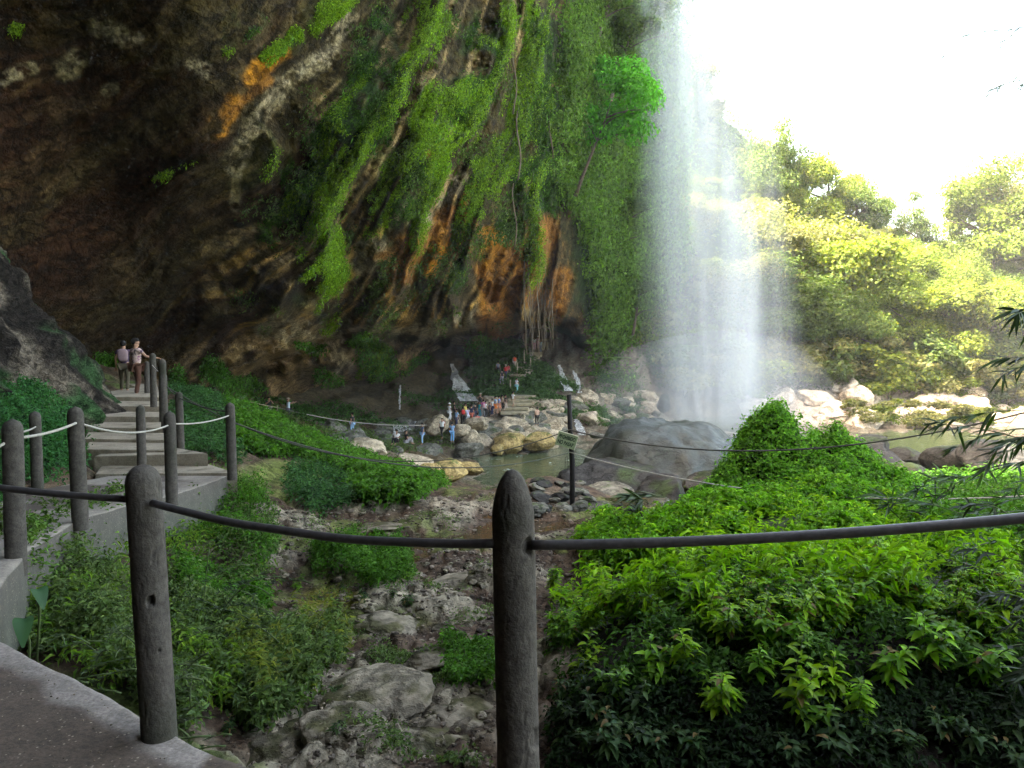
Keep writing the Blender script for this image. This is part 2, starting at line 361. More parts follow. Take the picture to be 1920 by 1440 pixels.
# a lower sheet that carries the ground on to the horizon and behind the viewer
gs = [(-900, -900, -11.5), (900, -900, -11.5), (900, 1200, -11.5), (-900, 1200, -11.5)]
tag(mesh_np('terrain', gs, np.array([[0, 1, 2, 3]]), plain('far_ground', (.05, .07, .03), .9, .3), smooth=False), kind='structure')

# ------------------------------------------------------------ cliff with its overhang
CPT = """-600 -500 9 -600 0 12 -600 400 14 -600 900 14 -200 -500 12 -200 0 15 -200 400 17 -200 900 17
0 -500 14 0 -200 16 0 0 18 0 200 19 0 400 20 0 650 22 0 950 22
200 -500 15 200 -300 17 200 0 19 200 200 21 200 400 24 200 600 27 200 680 30 200 950 30
400 -500 16 400 -200 18.5 400 0 20 400 150 21 400 300 23 400 500 28 400 640 33 400 700 36 400 950 36
640 -300 23 640 20 25.5 560 150 24.5 440 350 25.5 600 300 28 550 500 31 590 590 36 620 630 46 620 700 49 620 722 60 640 760 66 620 950 66
490 620 35 500 700 43 500 950 45
800 -300 30 800 0 33 780 200 32 750 400 36 750 550 43 750 600 48 750 640 57 740 690 60 760 728 71 800 790 71 760 950 71
950 -300 38 950 0 41 930 200 42 900 400 47 900 560 58 900 606 64 900 640 78 900 700 86 900 950 92 960 690 99 985 655 100
1030 -300 48 1030 0 51 1030 200 56 1030 400 64 1050 560 73 1055 612 80 1040 645 99 1040 950 96
1100 -300 60 1100 0 64 1130 300 77 1130 600 90 1150 750 90 1130 950 92
1230 -300 72 1230 0 78 1230 400 92 1230 700 104 1230 950 108 1330 -300 90 1330 0 95 1330 600 118 1330 950 122"""
a_ = np.array([float(v) for v in CPT.split()]).reshape(-1, 3)
CD = rbf(a_[:, :2] / 300.0, np.log(a_[:, 2]), 2e-3)
cpx, cpy = np.meshgrid(np.arange(-600, 1262, 3.0), np.arange(-480, 930, 3.0))
cd = np.exp(CD(np.stack([cpx, cpy], -1) / 300.0))
th = np.radians(np.clip(22 + (cpx - 150) / 850 * 52, 18, 76))
xs = np.arange(-600, 1262, 3.0); cum = np.cumsum(np.tan(np.radians(np.clip(22 + (xs - 150) / 850 * 52, 18, 76)))) * 3.0
s_ = cpy + cum[None, :] - cum[list(xs).index(0.0)]
t_ = cpx * .8 - cpy * .6
wob = fbm(cpx / 180, cpy / 180, 0, 3, 3) * 60
rid = ridge((s_ + wob) / 210, t_ / 700, 0, 3, 7); rid2 = fbm((s_ + wob) / 70, t_ / 260, 0, 4, 13); rid3 = fbm(cpx / 30, cpy / 30, 0, 4, 17)
outer = sst(380, 620, cpx + (cpy - 350) * .45) * sst(1120, 1000, cpx)
under = sst(640, 600, cpy - (cpx - 600) * -.02)
ph_ = (s_ + wob * 2.4) / 290 + .55 * fbm(t_ / 420, s_ / 500, 0, 3, 19); saw = ph_ - np.floor(ph_); saw = np.where(saw < .8, saw / .8, (1 - saw) / .2); saw = saw ** 1.3
ph2 = (s_ + wob * 2.6) / 95 + .7 * fbm(t_ / 200, s_ / 260, 0, 3, 29); saw2 = ph2 - np.floor(ph2); saw2 = np.where(saw2 < .75, saw2 / .75, (1 - saw2) / .25)
OU = outer * under
fine = fbm(cpx / 12, cpy / 12, 0, 4, 18)
cd = cd * (1 - (.10 * saw + .022 * saw2) * (OU * .9 + .10) - .03 * rid * (OU + .1) - .022 * rid2 * (outer * .8 + .5) - (.004 + .007 * outer) * rid3 - (.002 + .005 * outer) * fine - .007 * fbm((s_ + wob) / 22, t_ / 150, 0, 4, 63))
low = sst(610, 660, cpy + (cpx - 800) * .0)
cd = cd * (1 - low * sst(420, 500, cpx) * .05 * fbm(cpx / 60, cpy / 45, 0, 4, 23))
lipy = np.interp(cpx, [-600, 380, 430, 500, 600, 760, 900, 1060, 1262], [760, 735, 700, 664, 640, 630, 612, 600, 590]) + 7 * fbm(cpx / 40, 0 * cpx, 0, 3, 61) + 12 * fbm(cpx / 130, 0 * cpx + 3, 0, 2, 62)
bel = (cpy - lipy); lipk = sst(400, 470, cpx) * sst(1090, 1060, cpx)
cd = cd * (1 + lipk * sst(-2, 9, bel) * (.08 + .22 * sst(900, 840, cpx) + .06 * sst(60, 5, bel)) - lipk * .05 * sst(-60, -6, bel) * sst(2, -2, bel))
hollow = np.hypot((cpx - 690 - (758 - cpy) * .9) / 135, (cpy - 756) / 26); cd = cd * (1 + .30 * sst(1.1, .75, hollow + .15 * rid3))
CV = at(cpx, cpy, cd)
def seg_mask(px, py, strokes, nz):
    m = np.zeros_like(px)
    for x0, y0, x1, y1, wd in strokes:
        dx, dy = x1 - x0, y1 - y0; t = np.clip(((px - x0) * dx + (py - y0) * dy) / (dx * dx + dy * dy + 1e-6), 0, 1)
        dist = np.hypot(px - x0 - t * dx, py - y0 - t * dy)
        m = np.maximum(m, sst(1.25, .55, dist / wd + nz * .75))
    return m
zn = fbm(cpx / 40, cpy / 40, 0, 4, 33)
zn2 = fbm((s_ + wob) / 40, t_ / 200, 0, 4, 37); strk = fbm((s_ + wob) / 15, t_ / 110, 0, 4, 39); strk2 = fbm((s_ + wob) / 6, t_ / 50, 0, 3, 49)
MB = [(825, 40, 760, 250, 42), (760, 250, 690, 400, 36), (690, 400, 610, 500, 40), (680, 380, 620, 470, 45), (650, 480, 610, 600, 26), (975, 20, 985, 150, 30), (985, 150, 900, 330, 40), (900, 330, 850, 430, 22), (1010, 150, 960, 320, 30), (620, 280, 600, 350, 30), (560, 370, 480, 400, 26), (430, 20, 425, 90, 14), (555, 70, 505, 105, 18), (640, 0, 600, 50, 26), (820, 190, 800, 270, 34), (700, 650, 690, 690, 26), (770, 720, 790, 760, 30), (820, 730, 815, 770, 20), (50, 20, 25, 55, 16), (300, 330, 390, 300, 10)]
MD0 = [(700, 60, 690, 260, 70), (640, 230, 560, 330, 60), (600, 330, 500, 440, 30), (780, 320, 700, 560, 26), (860, 200, 900, 60, 60), (990, 300, 930, 430, 50), (1000, 60, 1020, 400, 45), (880, 430, 850, 540, 26), (1060, 100, 1120, 600, 100), (1200, 0, 1200, 900, 110), (930, 670, 900, 720, 34), (1060, 660, 1100, 760, 40), (770, 740, 700, 700, 40), (420, 720, 380, 690, 30), (200, 680, 190, 740, 24), (480, 40, 450, 60, 25), (560, 560, 640, 600, 30)]
MD = [(700, 60, 690, 260, 60), (640, 230, 560, 330, 45), (600, 330, 500, 440, 26), (780, 320, 720, 480, 22), (880, 200, 905, 60, 48), (990, 300, 950, 430, 34), (1000, 60, 1020, 360, 40), (880, 430, 850, 540, 18), (1100, 100, 1150, 600, 60), (1200, 0, 1200, 900, 110), (930, 670, 900, 720, 34), (1060, 660, 1100, 760, 40), (770, 740, 700, 700, 30), (420, 720, 380, 690, 20), (200, 680, 190, 740, 24), (480, 40, 450, 60, 20), (560, 560, 640, 600, 18)]
PALE = [(655, 35, 600, 110, 15), (600, 110, 520, 170, 20), (520, 180, 470, 240, 26), (470, 240, 440, 310, 24), (445, 310, 440, 385, 13), (770, 390, 740, 440, 18), (700, 470, 680, 500, 26), (870, 330, 800, 420, 14), (500, 620, 700, 640, 24), (640, 670, 660, 740, 22), (780, 690, 770, 730, 14), (0, 150, 60, 130, 14), (180, 50, 220, 60, 24), (140, 110, 120, 130, 26), (385, 130, 370, 120, 16), (700, 640, 900, 600, 20), (250, 70, 260, 72, 10), (200, 170, 210, 165, 13)]
ORA = [(530, 95, 470, 150, 20), (440, 190, 415, 235, 20), (885, 350, 865, 385, 7), (820, 270, 800, 290, 8), (920, 440, 900, 470, 18), (920, 500, 930, 560, 26), (1025, 410, 1015, 450, 10), (1010, 450, 1000, 470, 8), (830, 470, 800, 500, 20)]
OR2 = [(960, 480, 940, 590, 42), (1010, 430, 1000, 560, 30), (1050, 520, 1040, 580, 22), (740, 500, 860, 420, 34), (500, 150, 430, 215, 15)]; ORA += [(940, 450, 915, 560, 24), (965, 560, 950, 590, 14)]
mb = seg_mask(cpx, cpy, MB, zn) ; md_ = seg_mask(cpx, cpy, MD, zn); pl = seg_mask(cpx, cpy, PALE, zn); og = seg_mask(cpx, cpy, ORA, zn); o2 = seg_mask(cpx, cpy, OR2, zn)
mb = mb * sst(-.15, .2, strk + .12); mb = mb * sst(.0, .3, saw + .25 * zn) * (cpy < 640) + mb * (cpy >= 640)
mb = np.maximum(mb, OU * sst(.35, .6, saw * .6 + .5 * zn2 + .35 * zn) * .75 * sst(540, 400, cpy - .25 * (cpx - 700)))
md_ = md_ * np.where(cpx < 1010, sst(620, 380, cpy) * .6 + .4, 1) * np.where(cpx < 1010, sst(-.35, .15, zn + .5 * saw - .15), 1)
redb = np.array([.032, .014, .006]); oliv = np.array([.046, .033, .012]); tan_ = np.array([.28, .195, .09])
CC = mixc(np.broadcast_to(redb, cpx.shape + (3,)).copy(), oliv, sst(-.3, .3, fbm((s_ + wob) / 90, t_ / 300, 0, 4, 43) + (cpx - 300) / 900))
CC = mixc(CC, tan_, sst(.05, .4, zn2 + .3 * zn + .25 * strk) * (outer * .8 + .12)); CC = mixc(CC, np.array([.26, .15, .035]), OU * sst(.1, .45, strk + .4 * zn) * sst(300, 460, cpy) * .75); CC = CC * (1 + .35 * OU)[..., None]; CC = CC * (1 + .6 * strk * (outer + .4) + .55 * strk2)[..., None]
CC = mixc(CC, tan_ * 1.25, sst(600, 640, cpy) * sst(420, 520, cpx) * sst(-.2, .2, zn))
CC = mixc(CC, redb * 1.2, sst(1.1, .8, hollow))  # cavity under the lip painted dark brown to deepen its shade
CC = mixc(CC, np.array([.02, .05, .012]), md_ * .9)
CC = mixc(CC, np.array([.045, .12, .012]), mb * .9)
CC = mixc(CC, np.array([.33, .27, .165]), pl * sst(-.35, .1, fine + .6 * zn + .5 * strk) * .95)
CC = mixc(CC, np.array([.46, .19, .014]), og * sst(-.55, .1, rid3 + zn) * .9)
CC = mixc(CC, np.array([.27, .115, .018]), o2 * sst(-.4, .1, strk + .3) * .9)
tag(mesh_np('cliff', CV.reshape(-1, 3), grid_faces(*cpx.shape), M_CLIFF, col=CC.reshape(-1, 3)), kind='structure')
# the cliff goes on upward above the frame and over the viewer (the roof of the cave)
top = CV[0]; rows = [top]
for k, (dz, dx, dy) in enumerate([(3, .3, .5), (9, 0, 1), (18, -2, 2), (30, -5, 3)]):
    r = top + np.array([dx, dy, dz]); r = r + fbm(r[:, 0] * .2, r[:, 1] * .2, r[:, 2] * .2, 3, 51)[:, None] * 1.0; rows.append(r)
CU = np.stack(rows); tag(mesh_np('cliff_top', CU.reshape(-1, 3), grid_faces(*CU.shape[:2]), M_CLIFF, col=np.broadcast_to(oliv, (CU.shape[0] * CU.shape[1], 3))), kind='structure')
rx, ry = np.meshgrid(np.linspace(-60, 3.5, 90), np.linspace(-26, 14, 70))
rz_ = 9.5 + (14 - ry) * .02 + fbm(rx * .15, ry * .15, 0, 4, 53) * 1.6 + np.clip(rx + 2, 0, 9) * .9 - np.clip(-14 - rx, 0, 40) * .25
RV = np.stack([rx, ry, rz_], -1)
tag(mesh_np('cave_roof', RV.reshape(-1, 3), grid_faces(*rx.shape), M_CLIFF, col=np.broadcast_to(redb, (rx.size, 3))), kind='structure')
wx, wz = np.meshgrid(np.linspace(-60, 12, 90), np.linspace(-6, 44, 60))  # unseen wall behind the viewer, added to block sun and sky light
wy = -9 - (wz - 2) * .1 + fbm(wx * .2, wz * .2, 0, 4, 55) * 1.5
WV = np.stack([wx, wy, wz], -1)
tag(mesh_np('shade_wall_back', WV.reshape(-1, 3), grid_faces(*wx.shape), M_CLIFF, col=np.broadcast_to(oliv, (wx.size, 3))), kind='structure')

sx_, sz_ = np.meshgrid(np.linspace(-12, 16, 60), np.linspace(-6, 30, 50)); sxx = -15 - sz_ * .05 + fbm(sx_ * .2, sz_ * .2, 0, 4, 57) * 1.5  # unseen left wall, added to keep light off the posts' left sides
SV = np.stack([sxx, sx_, sz_], -1); tag(mesh_np('shade_wall_side', SV.reshape(-1, 3), grid_faces(*sx_.shape), M_CLIFF, col=np.broadcast_to(redb, (sx_.size, 3))), kind='structure')
# ------------------------------------------------------------ leaves
def leaves(P, N, size, col, rng, width=.45, droop=.35, up=None, fold=True, jitter=.9):
    """one bent leaf per point: 6 vertices, 2 quads folded along the midrib"""
    n = len(P); N = N + rng.normal(0, jitter * .5, (n, 3)); N /= np.linalg.norm(N, axis=1)[:, None] + 1e-9
    D = rng.normal(0, 1, (n, 3)) if up is None else up + rng.normal(0, jitter * .6, (n, 3))
    D -= N * np.sum(D * N, 1)[:, None]; D /= np.linalg.norm(D, axis=1)[:, None] + 1e-9
    W = np.cross(D, N); s = size[:, None]; w_ = width * s * .5
    mid = P + D * s * .45; tip = P + D * s - N * s * droop
    lift = N * s * .10 if fold else 0
    V = np.stack([P, mid + W * w_ + lift, tip, mid - W * w_ + lift, mid - N * s * droop * .15], 1).reshape(-1, 3)
    b = np.arange(n)[:, None] * 5
    Fq = np.concatenate([b + np.array([[0, 1, 4]]), b + np.array([[1, 2, 4]]), b + np.array([[0, 4, 3]]), b + np.array([[4, 2, 3]])]) if fold else b + np.array([[0, 1, 2, 3]])
    return V, Fq, np.repeat(col, 5, 0)
def leaf_quads(P, N, size, col, rng, width=.55, jitter=.9, up=None, droop=.2):
    n = len(P); N = N + rng.normal(0, jitter * .5, (n, 3)); N /= np.linalg.norm(N, axis=1)[:, None] + 1e-9
    D = rng.normal(0, 1, (n, 3)) if up is None else up + rng.normal(0, jitter * .6, (n, 3))
    D -= N * np.sum(D * N, 1)[:, None]; D /= np.linalg.norm(D, axis=1)[:, None] + 1e-9
    W = np.cross(D, N); s = size[:, None]
    V = np.stack([P, P + D * s * .45 + W * s * width * .5, P + D * s - N * s * droop, P + D * s * .45 - W * s * width * .5], 1).reshape(-1, 3)
    return V, np.arange(n)[:, None] * 4 + np.array([[0, 1, 2, 3]]), np.repeat(col, 4, 0)
def leafcol(n, base, rng, var=.35, yellow=.25):
    c = np.asarray(base)[None] * (1 + rng.normal(0, var, (n, 1))).clip(.35, 2.2)
    y = rng.random((n, 1)) * yellow; c = c * (1 + y * np.array([[1.2, .5, -.3]])); return c.clip(.004, .6)
def in_poly(px, py, poly):
    r = np.zeros(px.shape, bool); n = len(poly)
    for i in range(n):
        x0, y0 = poly[i]; x1, y1 = poly[(i + 1) % n]
        c = ((y0 > py) != (y1 > py)) & (px < (x1 - x0) * (py - y0) / (y1 - y0 + 1e-9) + x0); r ^= c
    return r
gn = np.cross(np.gradient(GV, axis=1), np.gradient(GV, axis=0)); gn /= np.linalg.norm(gn, axis=-1)[..., None]
def cover(name, poly, drange, n, size, base, rng, clump=.0, height=.25, mat=None, thr=-.15, nsc=1.0, label=None, cat='ground cover', width=.5, yellow=.3, seed=0, var=.35):
    m = in_poly(gpu, gpv, poly) & (gd > drange[0]) & (gd < drange[1])
    nz = fbm(gx * nsc, gy * nsc, 0, 3, 80 + seed); m &= nz > thr
    idx = np.flatnonzero(m.ravel())
    if len(idx) == 0: print('empty cover', name); return None
    wgt = (sst(thr, thr + .25, nz).ravel()[idx] + .15) ; wgt /= wgt.sum()
    pick = rng.choice(idx, n, p=wgt); P = GV.reshape(-1, 3)[pick].copy(); N = gn.reshape(-1, 3)[pick]
    sc = P[:, 1] / F; P[:, 0] += rng.normal(0, 6, n) * sc; P[:, 1] += rng.normal(0, .006, n) * P[:, 1]
    # clumps: the canopy height varies smoothly, leaves fill its upper shell
    ch = height * (.45 + .9 * np.clip(fbm(P[:, 0] * 2.2 * nsc, P[:, 1] * 2.2 * nsc, 0, 3, 90 + seed) + .35, 0, 1.3))
    hh = ch * rng.random(n) ** .55; P[:, 2] += hh
    c = leafcol(n, base, rng, var, yellow)
    N = N * .6 + np.array([0, 0, .6]); out = np.array([[.0, -.25, .1]])
    V, Fq, cc = leaves(P, N + out, size * rng.uniform(.55, 1.35, n), c, rng, width)
    o = mesh_np(name, V, Fq, mat or M_LEAF, col=cc, smooth=False); return tag(o, label, cat, kind='stuff')
def cliff_d(px, py):
    c = np.clip((px + 600) / 3, 0, cpx.shape[1] - 1.001); r = np.clip((py + 480) / 3, 0, cpx.shape[0] - 1.001)
    i, j = int(r), int(c); a, b = r - i, c - j
    return float(cd[i, j] * (1 - a) * (1 - b) + cd[i + 1, j] * a * (1 - b) + cd[i, j + 1] * (1 - a) * b + cd[i + 1, j + 1] * a * b)
def surf(px, py, dmin=2.4):
    h = ground_hit(px, py, dmin); d = min(h.y, cliff_d(px, py)) if px < 1255 else h.y
    return A(px, py, d)
R = RNG
G1 = (.045, .125, .012); G2 = (.075, .125, .042); G3 = (.095, .235, .010); GD_ = (.03, .085, .028); GY = (.12, .16, .02)
# slope of ground cover between the path and the river
cover('slope_cover', [(440, 860), (430, 700), (480, 745), (560, 780), (660, 810), (720, 850), (800, 893), (850, 908), (800, 925), (780, 950), (690, 960), (640, 900), (560, 860)], (13, 31), 60000, .12, G1, R, thr=-.3, height=.45, nsc=.5, seed=1, label='dense bright green ground cover on the slope below the stairs')
cover('slope_cover', [(320, 720), (470, 740), (450, 880), (330, 860)], (13, 31), 16000, .10, GD_, R, thr=-.6, height=.4, nsc=.5, seed=2, label='dark green ground cover beside the concrete stairs')
cover('bank_cover', [(-50, 1000), (180, 960), (450, 890), (520, 980), (500, 1180), (420, 1220), (370, 1400), (280, 1340), (100, 1250), (-50, 1220)], (3.4, 14), 30000, .055, G2, R, thr=-.12, height=.35, nsc=1.2, seed=3, label='tangle of small green plants on the bank under the path')
cover('slope_cover', [(540, 880), (640, 880), (670, 950), (600, 975), (540, 940)], (12, 20), 7000, .08, GD_, R, thr=-.9, height=.4, nsc=.8, seed=24, label='rounded dark green shrub patch below the slope')
cover('bank_cover', [(330, 930), (490, 920), (520, 1000), (500, 1180), (340, 1180)], (5, 15), 15000, .06, G1, R, thr=-.3, height=.35, nsc=1.0, seed=4, label='bright green weeds right of the tall near post')
cover('outcrop_cover', [(-60, 660), (175, 680), (190, 860), (100, 930), (-60, 1000)], (7, 22), 42000, .075, (.035, .12, .04), R, thr=-.8, height=.5, nsc=.8, seed=5, label='dark green ferny cover at the foot of the left rock')
cover('weed_patch', [(585, 1040), (750, 1035), (775, 1090), (700, 1110), (650, 1085), (585, 1090)], (5, 12), 12000, .055, G1, R, thr=-.5, height=.42, nsc=1.6, seed=6, label='leafy green weed patch in the middle of the stream bed')
cover('weed_patch', [(430, 1200), (640, 1190), (650, 1290), (480, 1400), (400, 1300)], (3, 8), 9000, .06, G2, R, thr=-.3, height=.32, nsc=1.5, seed=7, label='pale green weeds beside the dark hollow near the post')
cover('weed_patch', [(830, 1220), (930, 1220), (930, 1300), (840, 1290)], (3, 8), 4000, .045, G1, R, thr=-.5, height=.22, nsc=1.5, seed=8, label='small bright weeds left of the dark central post')
cover('weed_patch', [(540, 980), (1000, 900), (930, 1440), (420, 1440)], (3, 18), 9000, .035, G2, R, thr=.18, height=.10, nsc=1.8, seed=9, label='sparse low weeds between the pale stream rocks')
cover('mound_cover', [(1330, 700), (1540, 700), (1720, 940), (1740, 990), (1300, 960), (1290, 850)], (12.6, 18), 70000, .085, (.07, .20, .012), R, thr=-.55, height=.42, nsc=1.7, seed=10, label='bright green creepers covering the tall pointed mound')
cover('mound_cover', [(1150, 960), (1260, 905), (1560, 900), (1700, 960), (1760, 1060), (1500, 1080), (1120, 1080), (1080, 1030)], (8, 13.5), 40000, .10, G3, R, thr=-.2, height=.42, nsc=.9, seed=11, label='bright green leafy plants on the low bank before the mound')
cover('mound_cover', [(1640, 860), (2700, 850), (2700, 1100), (1990, 1060), (1740, 1050), (1660, 960)], (7, 26), 56000, .10, G1, R, thr=-.9, height=.5, nsc=.6, seed=12, label='mixed green plants right of the pointed mound')
cover('bank_weeds', [(1030, 1040), (2700, 1040), (2700, 1400), (1960, 1330), (1500, 1290), (1030, 1330)], (3.6, 8), 19000, .055, (.03, .08, .010), R, thr=-.05, height=.20, nsc=1.3, seed=13, label='small undergrowth on top of the dark near bank')
cover('bank_weeds', [(1030, 1290), (1960, 1250), (1960, 1460), (1030, 1460)], (3.0, 5), 9000, .045, (.012, .03, .010), R, thr=-.3, height=.12, nsc=1.8, seed=14, label='thin weeds on the dark earth face of the near bank')
cover('far_undergrowth', [(1180, 100), (1460, 100), (1500, 300), (1560, 380), (1960, 380), (1960, 560), (1180, 560)], (92, 190), 70000, .45, (.08, .13, .03), R, thr=-.9, height=3.5, nsc=.12, seed=25, label='leafy undergrowth filling the steep wooded slope behind the falls', yellow=.5)
cover('far_undergrowth', [(1180, 560), (1960, 560), (1960, 745), (1430, 735), (1200, 740)], (92, 150), 60000, .42, (.065, .105, .022), R, thr=-.9, height=2.6, nsc=.12, seed=15, label='sunlit bushes and creepers along the far river bank', yellow=.6)
cover('shore_scrub', [(1480, 740), (1960, 740), (1960, 805), (1700, 800), (1480, 790)], (76, 94), 7000, .28, (.075, .12, .02), R, thr=.22, height=.9, nsc=.12, seed=16, label='yellow green scrub patches among the sunlit shore boulders', yellow=.6)
cover('glen_cover', [(830, 740), (940, 640), (1240, 620), (1240, 745), (1140, 800), (960, 760)], (70, 104), 46000, .30, (.045, .10, .03), R, thr=-.15, height=.55, nsc=.15, seed=17, label='dense green cover on the gully slope around the far steps')
cover('glen_cover', [(480, 780), (640, 790), (820, 800), (880, 850), (700, 850)], (44, 66), 9000, .2, G2, R, thr=-.1, height=.5, nsc=.3, seed=18, label='patchy green plants between the shaded river boulders')
cover('glen_cover', [(1060, 750), (1240, 740), (1200, 800), (1100, 800)], (66, 96), 5000, .22, (.06, .1, .035), R, thr=.05, height=.5, nsc=.3, seed=19, label='low pale plants on the shore right of the sign')
cover('bank_cover', [(0, 1110), (150, 985), (330, 945), (455, 900), (470, 960), (330, 1010), (160, 1060), (30, 1180)], (4, 13.5), 12000, .06, (.07, .14, .03), R, thr=-.8, height=.55, nsc=1.6, seed=34, label='weeds growing up against the side of the concrete path')
cover('bank_cover', [(0, 1040), (230, 980), (480, 930), (540, 1050), (480, 1300), (380, 1400), (250, 1330), (60, 1230)], (3.2, 12), 3000, .08, (.09, .18, .03), R, thr=.1, height=.4, nsc=2.0, seed=31, label='scattered brighter larger leaved weeds on the left bank', width=.28, yellow=.6)
cover('bank_cover', [(420, 1200), (640, 1150), (660, 1290), (480, 1400)], (3, 8), 1800, .075, (.10, .15, .05), R, thr=-.0, height=.38, nsc=2.0, seed=32, label='pale long leaved weeds beside the dark hollow', width=.25, yellow=.8)
cover('mound_cover', [(1150, 960), (1560, 900), (1700, 960), (1900, 1060), (1900, 1180), (1030, 1190), (1040, 1080)], (4.5, 13.5), 7000, .11, (.13, .28, .012), R, thr=.02, height=.45, nsc=1.6, seed=33, label='scattered yellow green shoots over the near bank', width=.3, yellow=.6)
cover('glen_cover', [(480, 730), (900, 700), (900, 770), (820, 800), (480, 800)], (50, 110), 9000, .24, (.035, .10, .02), R, thr=-.05, height=.5, nsc=.2, seed=35, label='dark green growth on the floor of the recess under the overhang')
# creepers and moss on the cliff
cn = np.cross(np.gradient(CV, axis=1), np.gradient(CV, axis=0)); cn /= np.linalg.norm(cn, axis=-1)[..., None] + 1e-9
cn *= np.sign(-np.sum(cn * CV, -1))[..., None]
def cliff_cover(name, mask, n, size_px, base, rng, label, width=.4, hang=.8, lift=.012, yellow=.3, cat='creepers', mat=None, var=.4):
    m = (mask > .3); idx = np.flatnonzero(m.ravel()); wgt = mask.ravel()[idx] ** 1.5; wgt /= wgt.sum()
    pick = rng.choice(idx, n, p=wgt); P = CV.reshape(-1, 3)[pick].copy(); N = cn.reshape(-1, 3)[pick]; d = P[:, 1]
    P += rng.normal(0, 2.5, (n, 3)) * (d / F)[:, None] + N * (rng.random(n) * lift * d)[:, None]
    sz = size_px * d / F * rng.uniform(.5, 1.4, n)
    c = leafcol(n, base, rng, var, yellow) * (1 + .45 * fbm(P[:, 0] * .5, P[:, 1] * .5, P[:, 2] * .5, 3, 99))[:, None]
    V, Fq, cc = leaf_quads(P, N * .8 + np.array([0, 0, .35]), sz, c.clip(.003, .6), rng, width, .9, up=np.array([[-.45 * hang, -.1, -hang]]), droop=.25)
    return tag(mesh_np(name, V, Fq, mat or M_LEAF, col=cc, smooth=False), label, cat, kind='stuff')
vis = (cpx > -60) & (cpx < 1262) & (cpy > -80) & (cpy < 760)
dn = fbm(cpx / 55, cpy / 55, 0, 4, 111)
cliff_cover('cliff_moss', mb * vis * sst(-.5, .1, dn + .3), 130000, 4.4, (.115, .215, .010), R, 'bright green moss streaks hanging from the overhanging cliff', width=.45, lift=.005)
cliff_cover('cliff_creeper', np.clip(md_ * vis * (cpx < 1040) * sst(-.35, .15, dn), 0, 1), 30000, 5.2, (.03, .075, .010), R, 'dark green creepers and ferns on the overhanging cliff', lift=.007)
cliff_cover('cliff_fern', np.clip(vis * outer * under * sst(.05, .35, dn), 0, 1), 14000, 6, (.06, .10, .03), R, 'grey green ferns scattered over the bare cliff rock')
cliff_cover('cliff_shrubs', sst(1000, 1060, cpx + 30 * dn - 60 * sst(330, 460, cpy)) * vis * (1 - sst(400, 470, cpy) * sst(1078, 1064, cpx)) * (1 - seg_mask(cpx, cpy, [(1020, 0, 1030, 170, 14), (1030, 480, 1050, 620, 45)], zn)) * (cpy < 760), 140000, 7.5, (.07, .145, .022), R, 'wall of green shrubs and creepers beside the waterfall', lift=.03, width=.5, hang=.4)
cliff_cover('gully_creeper', np.clip(sst(860, 910, cpx) * sst(1080, 1020, cpx) * sst(625, 650, cpy + .12 * (cpx - 900)) * (cpy < 790) * sst(-.4, 0, dn), 0, 1), 22000, 6.5, (.04, .095, .03), R, 'green creepers below the lip of the overhang near the small waterfall')
cliff_cover('gully_creeper', np.clip(seg_mask(cpx, cpy, [(690, 655, 715, 690, 32), (785, 700, 805, 770, 40), (840, 760, 832, 690, 26), (640, 720, 600, 700, 16), (900, 650, 880, 690, 26), (560, 640, 600, 655, 12), (400, 690, 450, 740, 36), (200, 680, 195, 730, 26), (330, 700, 340, 740, 20)], zn), 0, 1), 24000, 6, (.05, .15, .018), R, 'bright green fern tufts on the lower cliff wall', lift=.008)
# shaggy relief: clumps of longer hanging strands
cliff_cover('hanging_fern', np.clip(mb * vis * sst(.0, .3, zn2 + .2), 0, 1), 1500, 11, (.07, .18, .015), R, 'long hanging moss strands on the cliff ridges', width=.16, hang=2.5, lift=.02)

# ------------------------------------------------------------ water
def flat(name, poly, z, mat, kind='structure', sub=0):
    V = [(x, y, z) for x, y in poly]
    return tag(mesh_np(name, V, np.array([list(range(len(V)))]), mat, smooth=False), kind=kind)
def plane_px(p, z): return [((px - 960) / F * d, d) for px, d in p]
flat('river_water', [(-30, 30), (90, 30), (90, 100), (-30, 100)], -9.25, water_mat('river_water', (.055, .075, .035), 1.6, .5, .16, .5))
flat('stream_water', [(-4, 10.2), (3, 10.2), (3.4, 16.1), (-5, 16.1)], -3.40, water_mat('stream_water', (.055, .035, .02), 3, .12, .05))

# ------------------------------------------------------------ boulders
def ico(sub):
    bm = bmesh.new(); bmesh.ops.create_icosphere(bm, subdivisions=sub, radius=1)
    V = np.array([v.co[:] for v in bm.verts]); Fc = np.array([[v.index for v in f.verts] for f in bm.faces]); bm.free(); return V, Fc
ICO7, ICO5, ICO4 = ico(7), ico(6), ico(5)
def rock_verts(seed, base=ICO4, amp=.28, flat_=.0, cuts=7, fr=1.3):
    V, Fc = base; r = np.random.default_rng(seed); V = V.copy()
    for _ in range(cuts):
        n = r.normal(0, 1, 3); n /= np.linalg.norm(n); k = r.uniform(.5, .85); dd = V @ n - k
        V -= np.outer(np.maximum(dd, 0) * .85, n)
    nn = 1 + amp * fbm(V[:, 0] * fr, V[:, 1] * fr, V[:, 2] * fr, 4, seed) + .05 * fbm(V[:, 0] * 5, V[:, 1] * 5, V[:, 2] * 5, 3, seed + 1)
    return V * nn[:, None], Fc
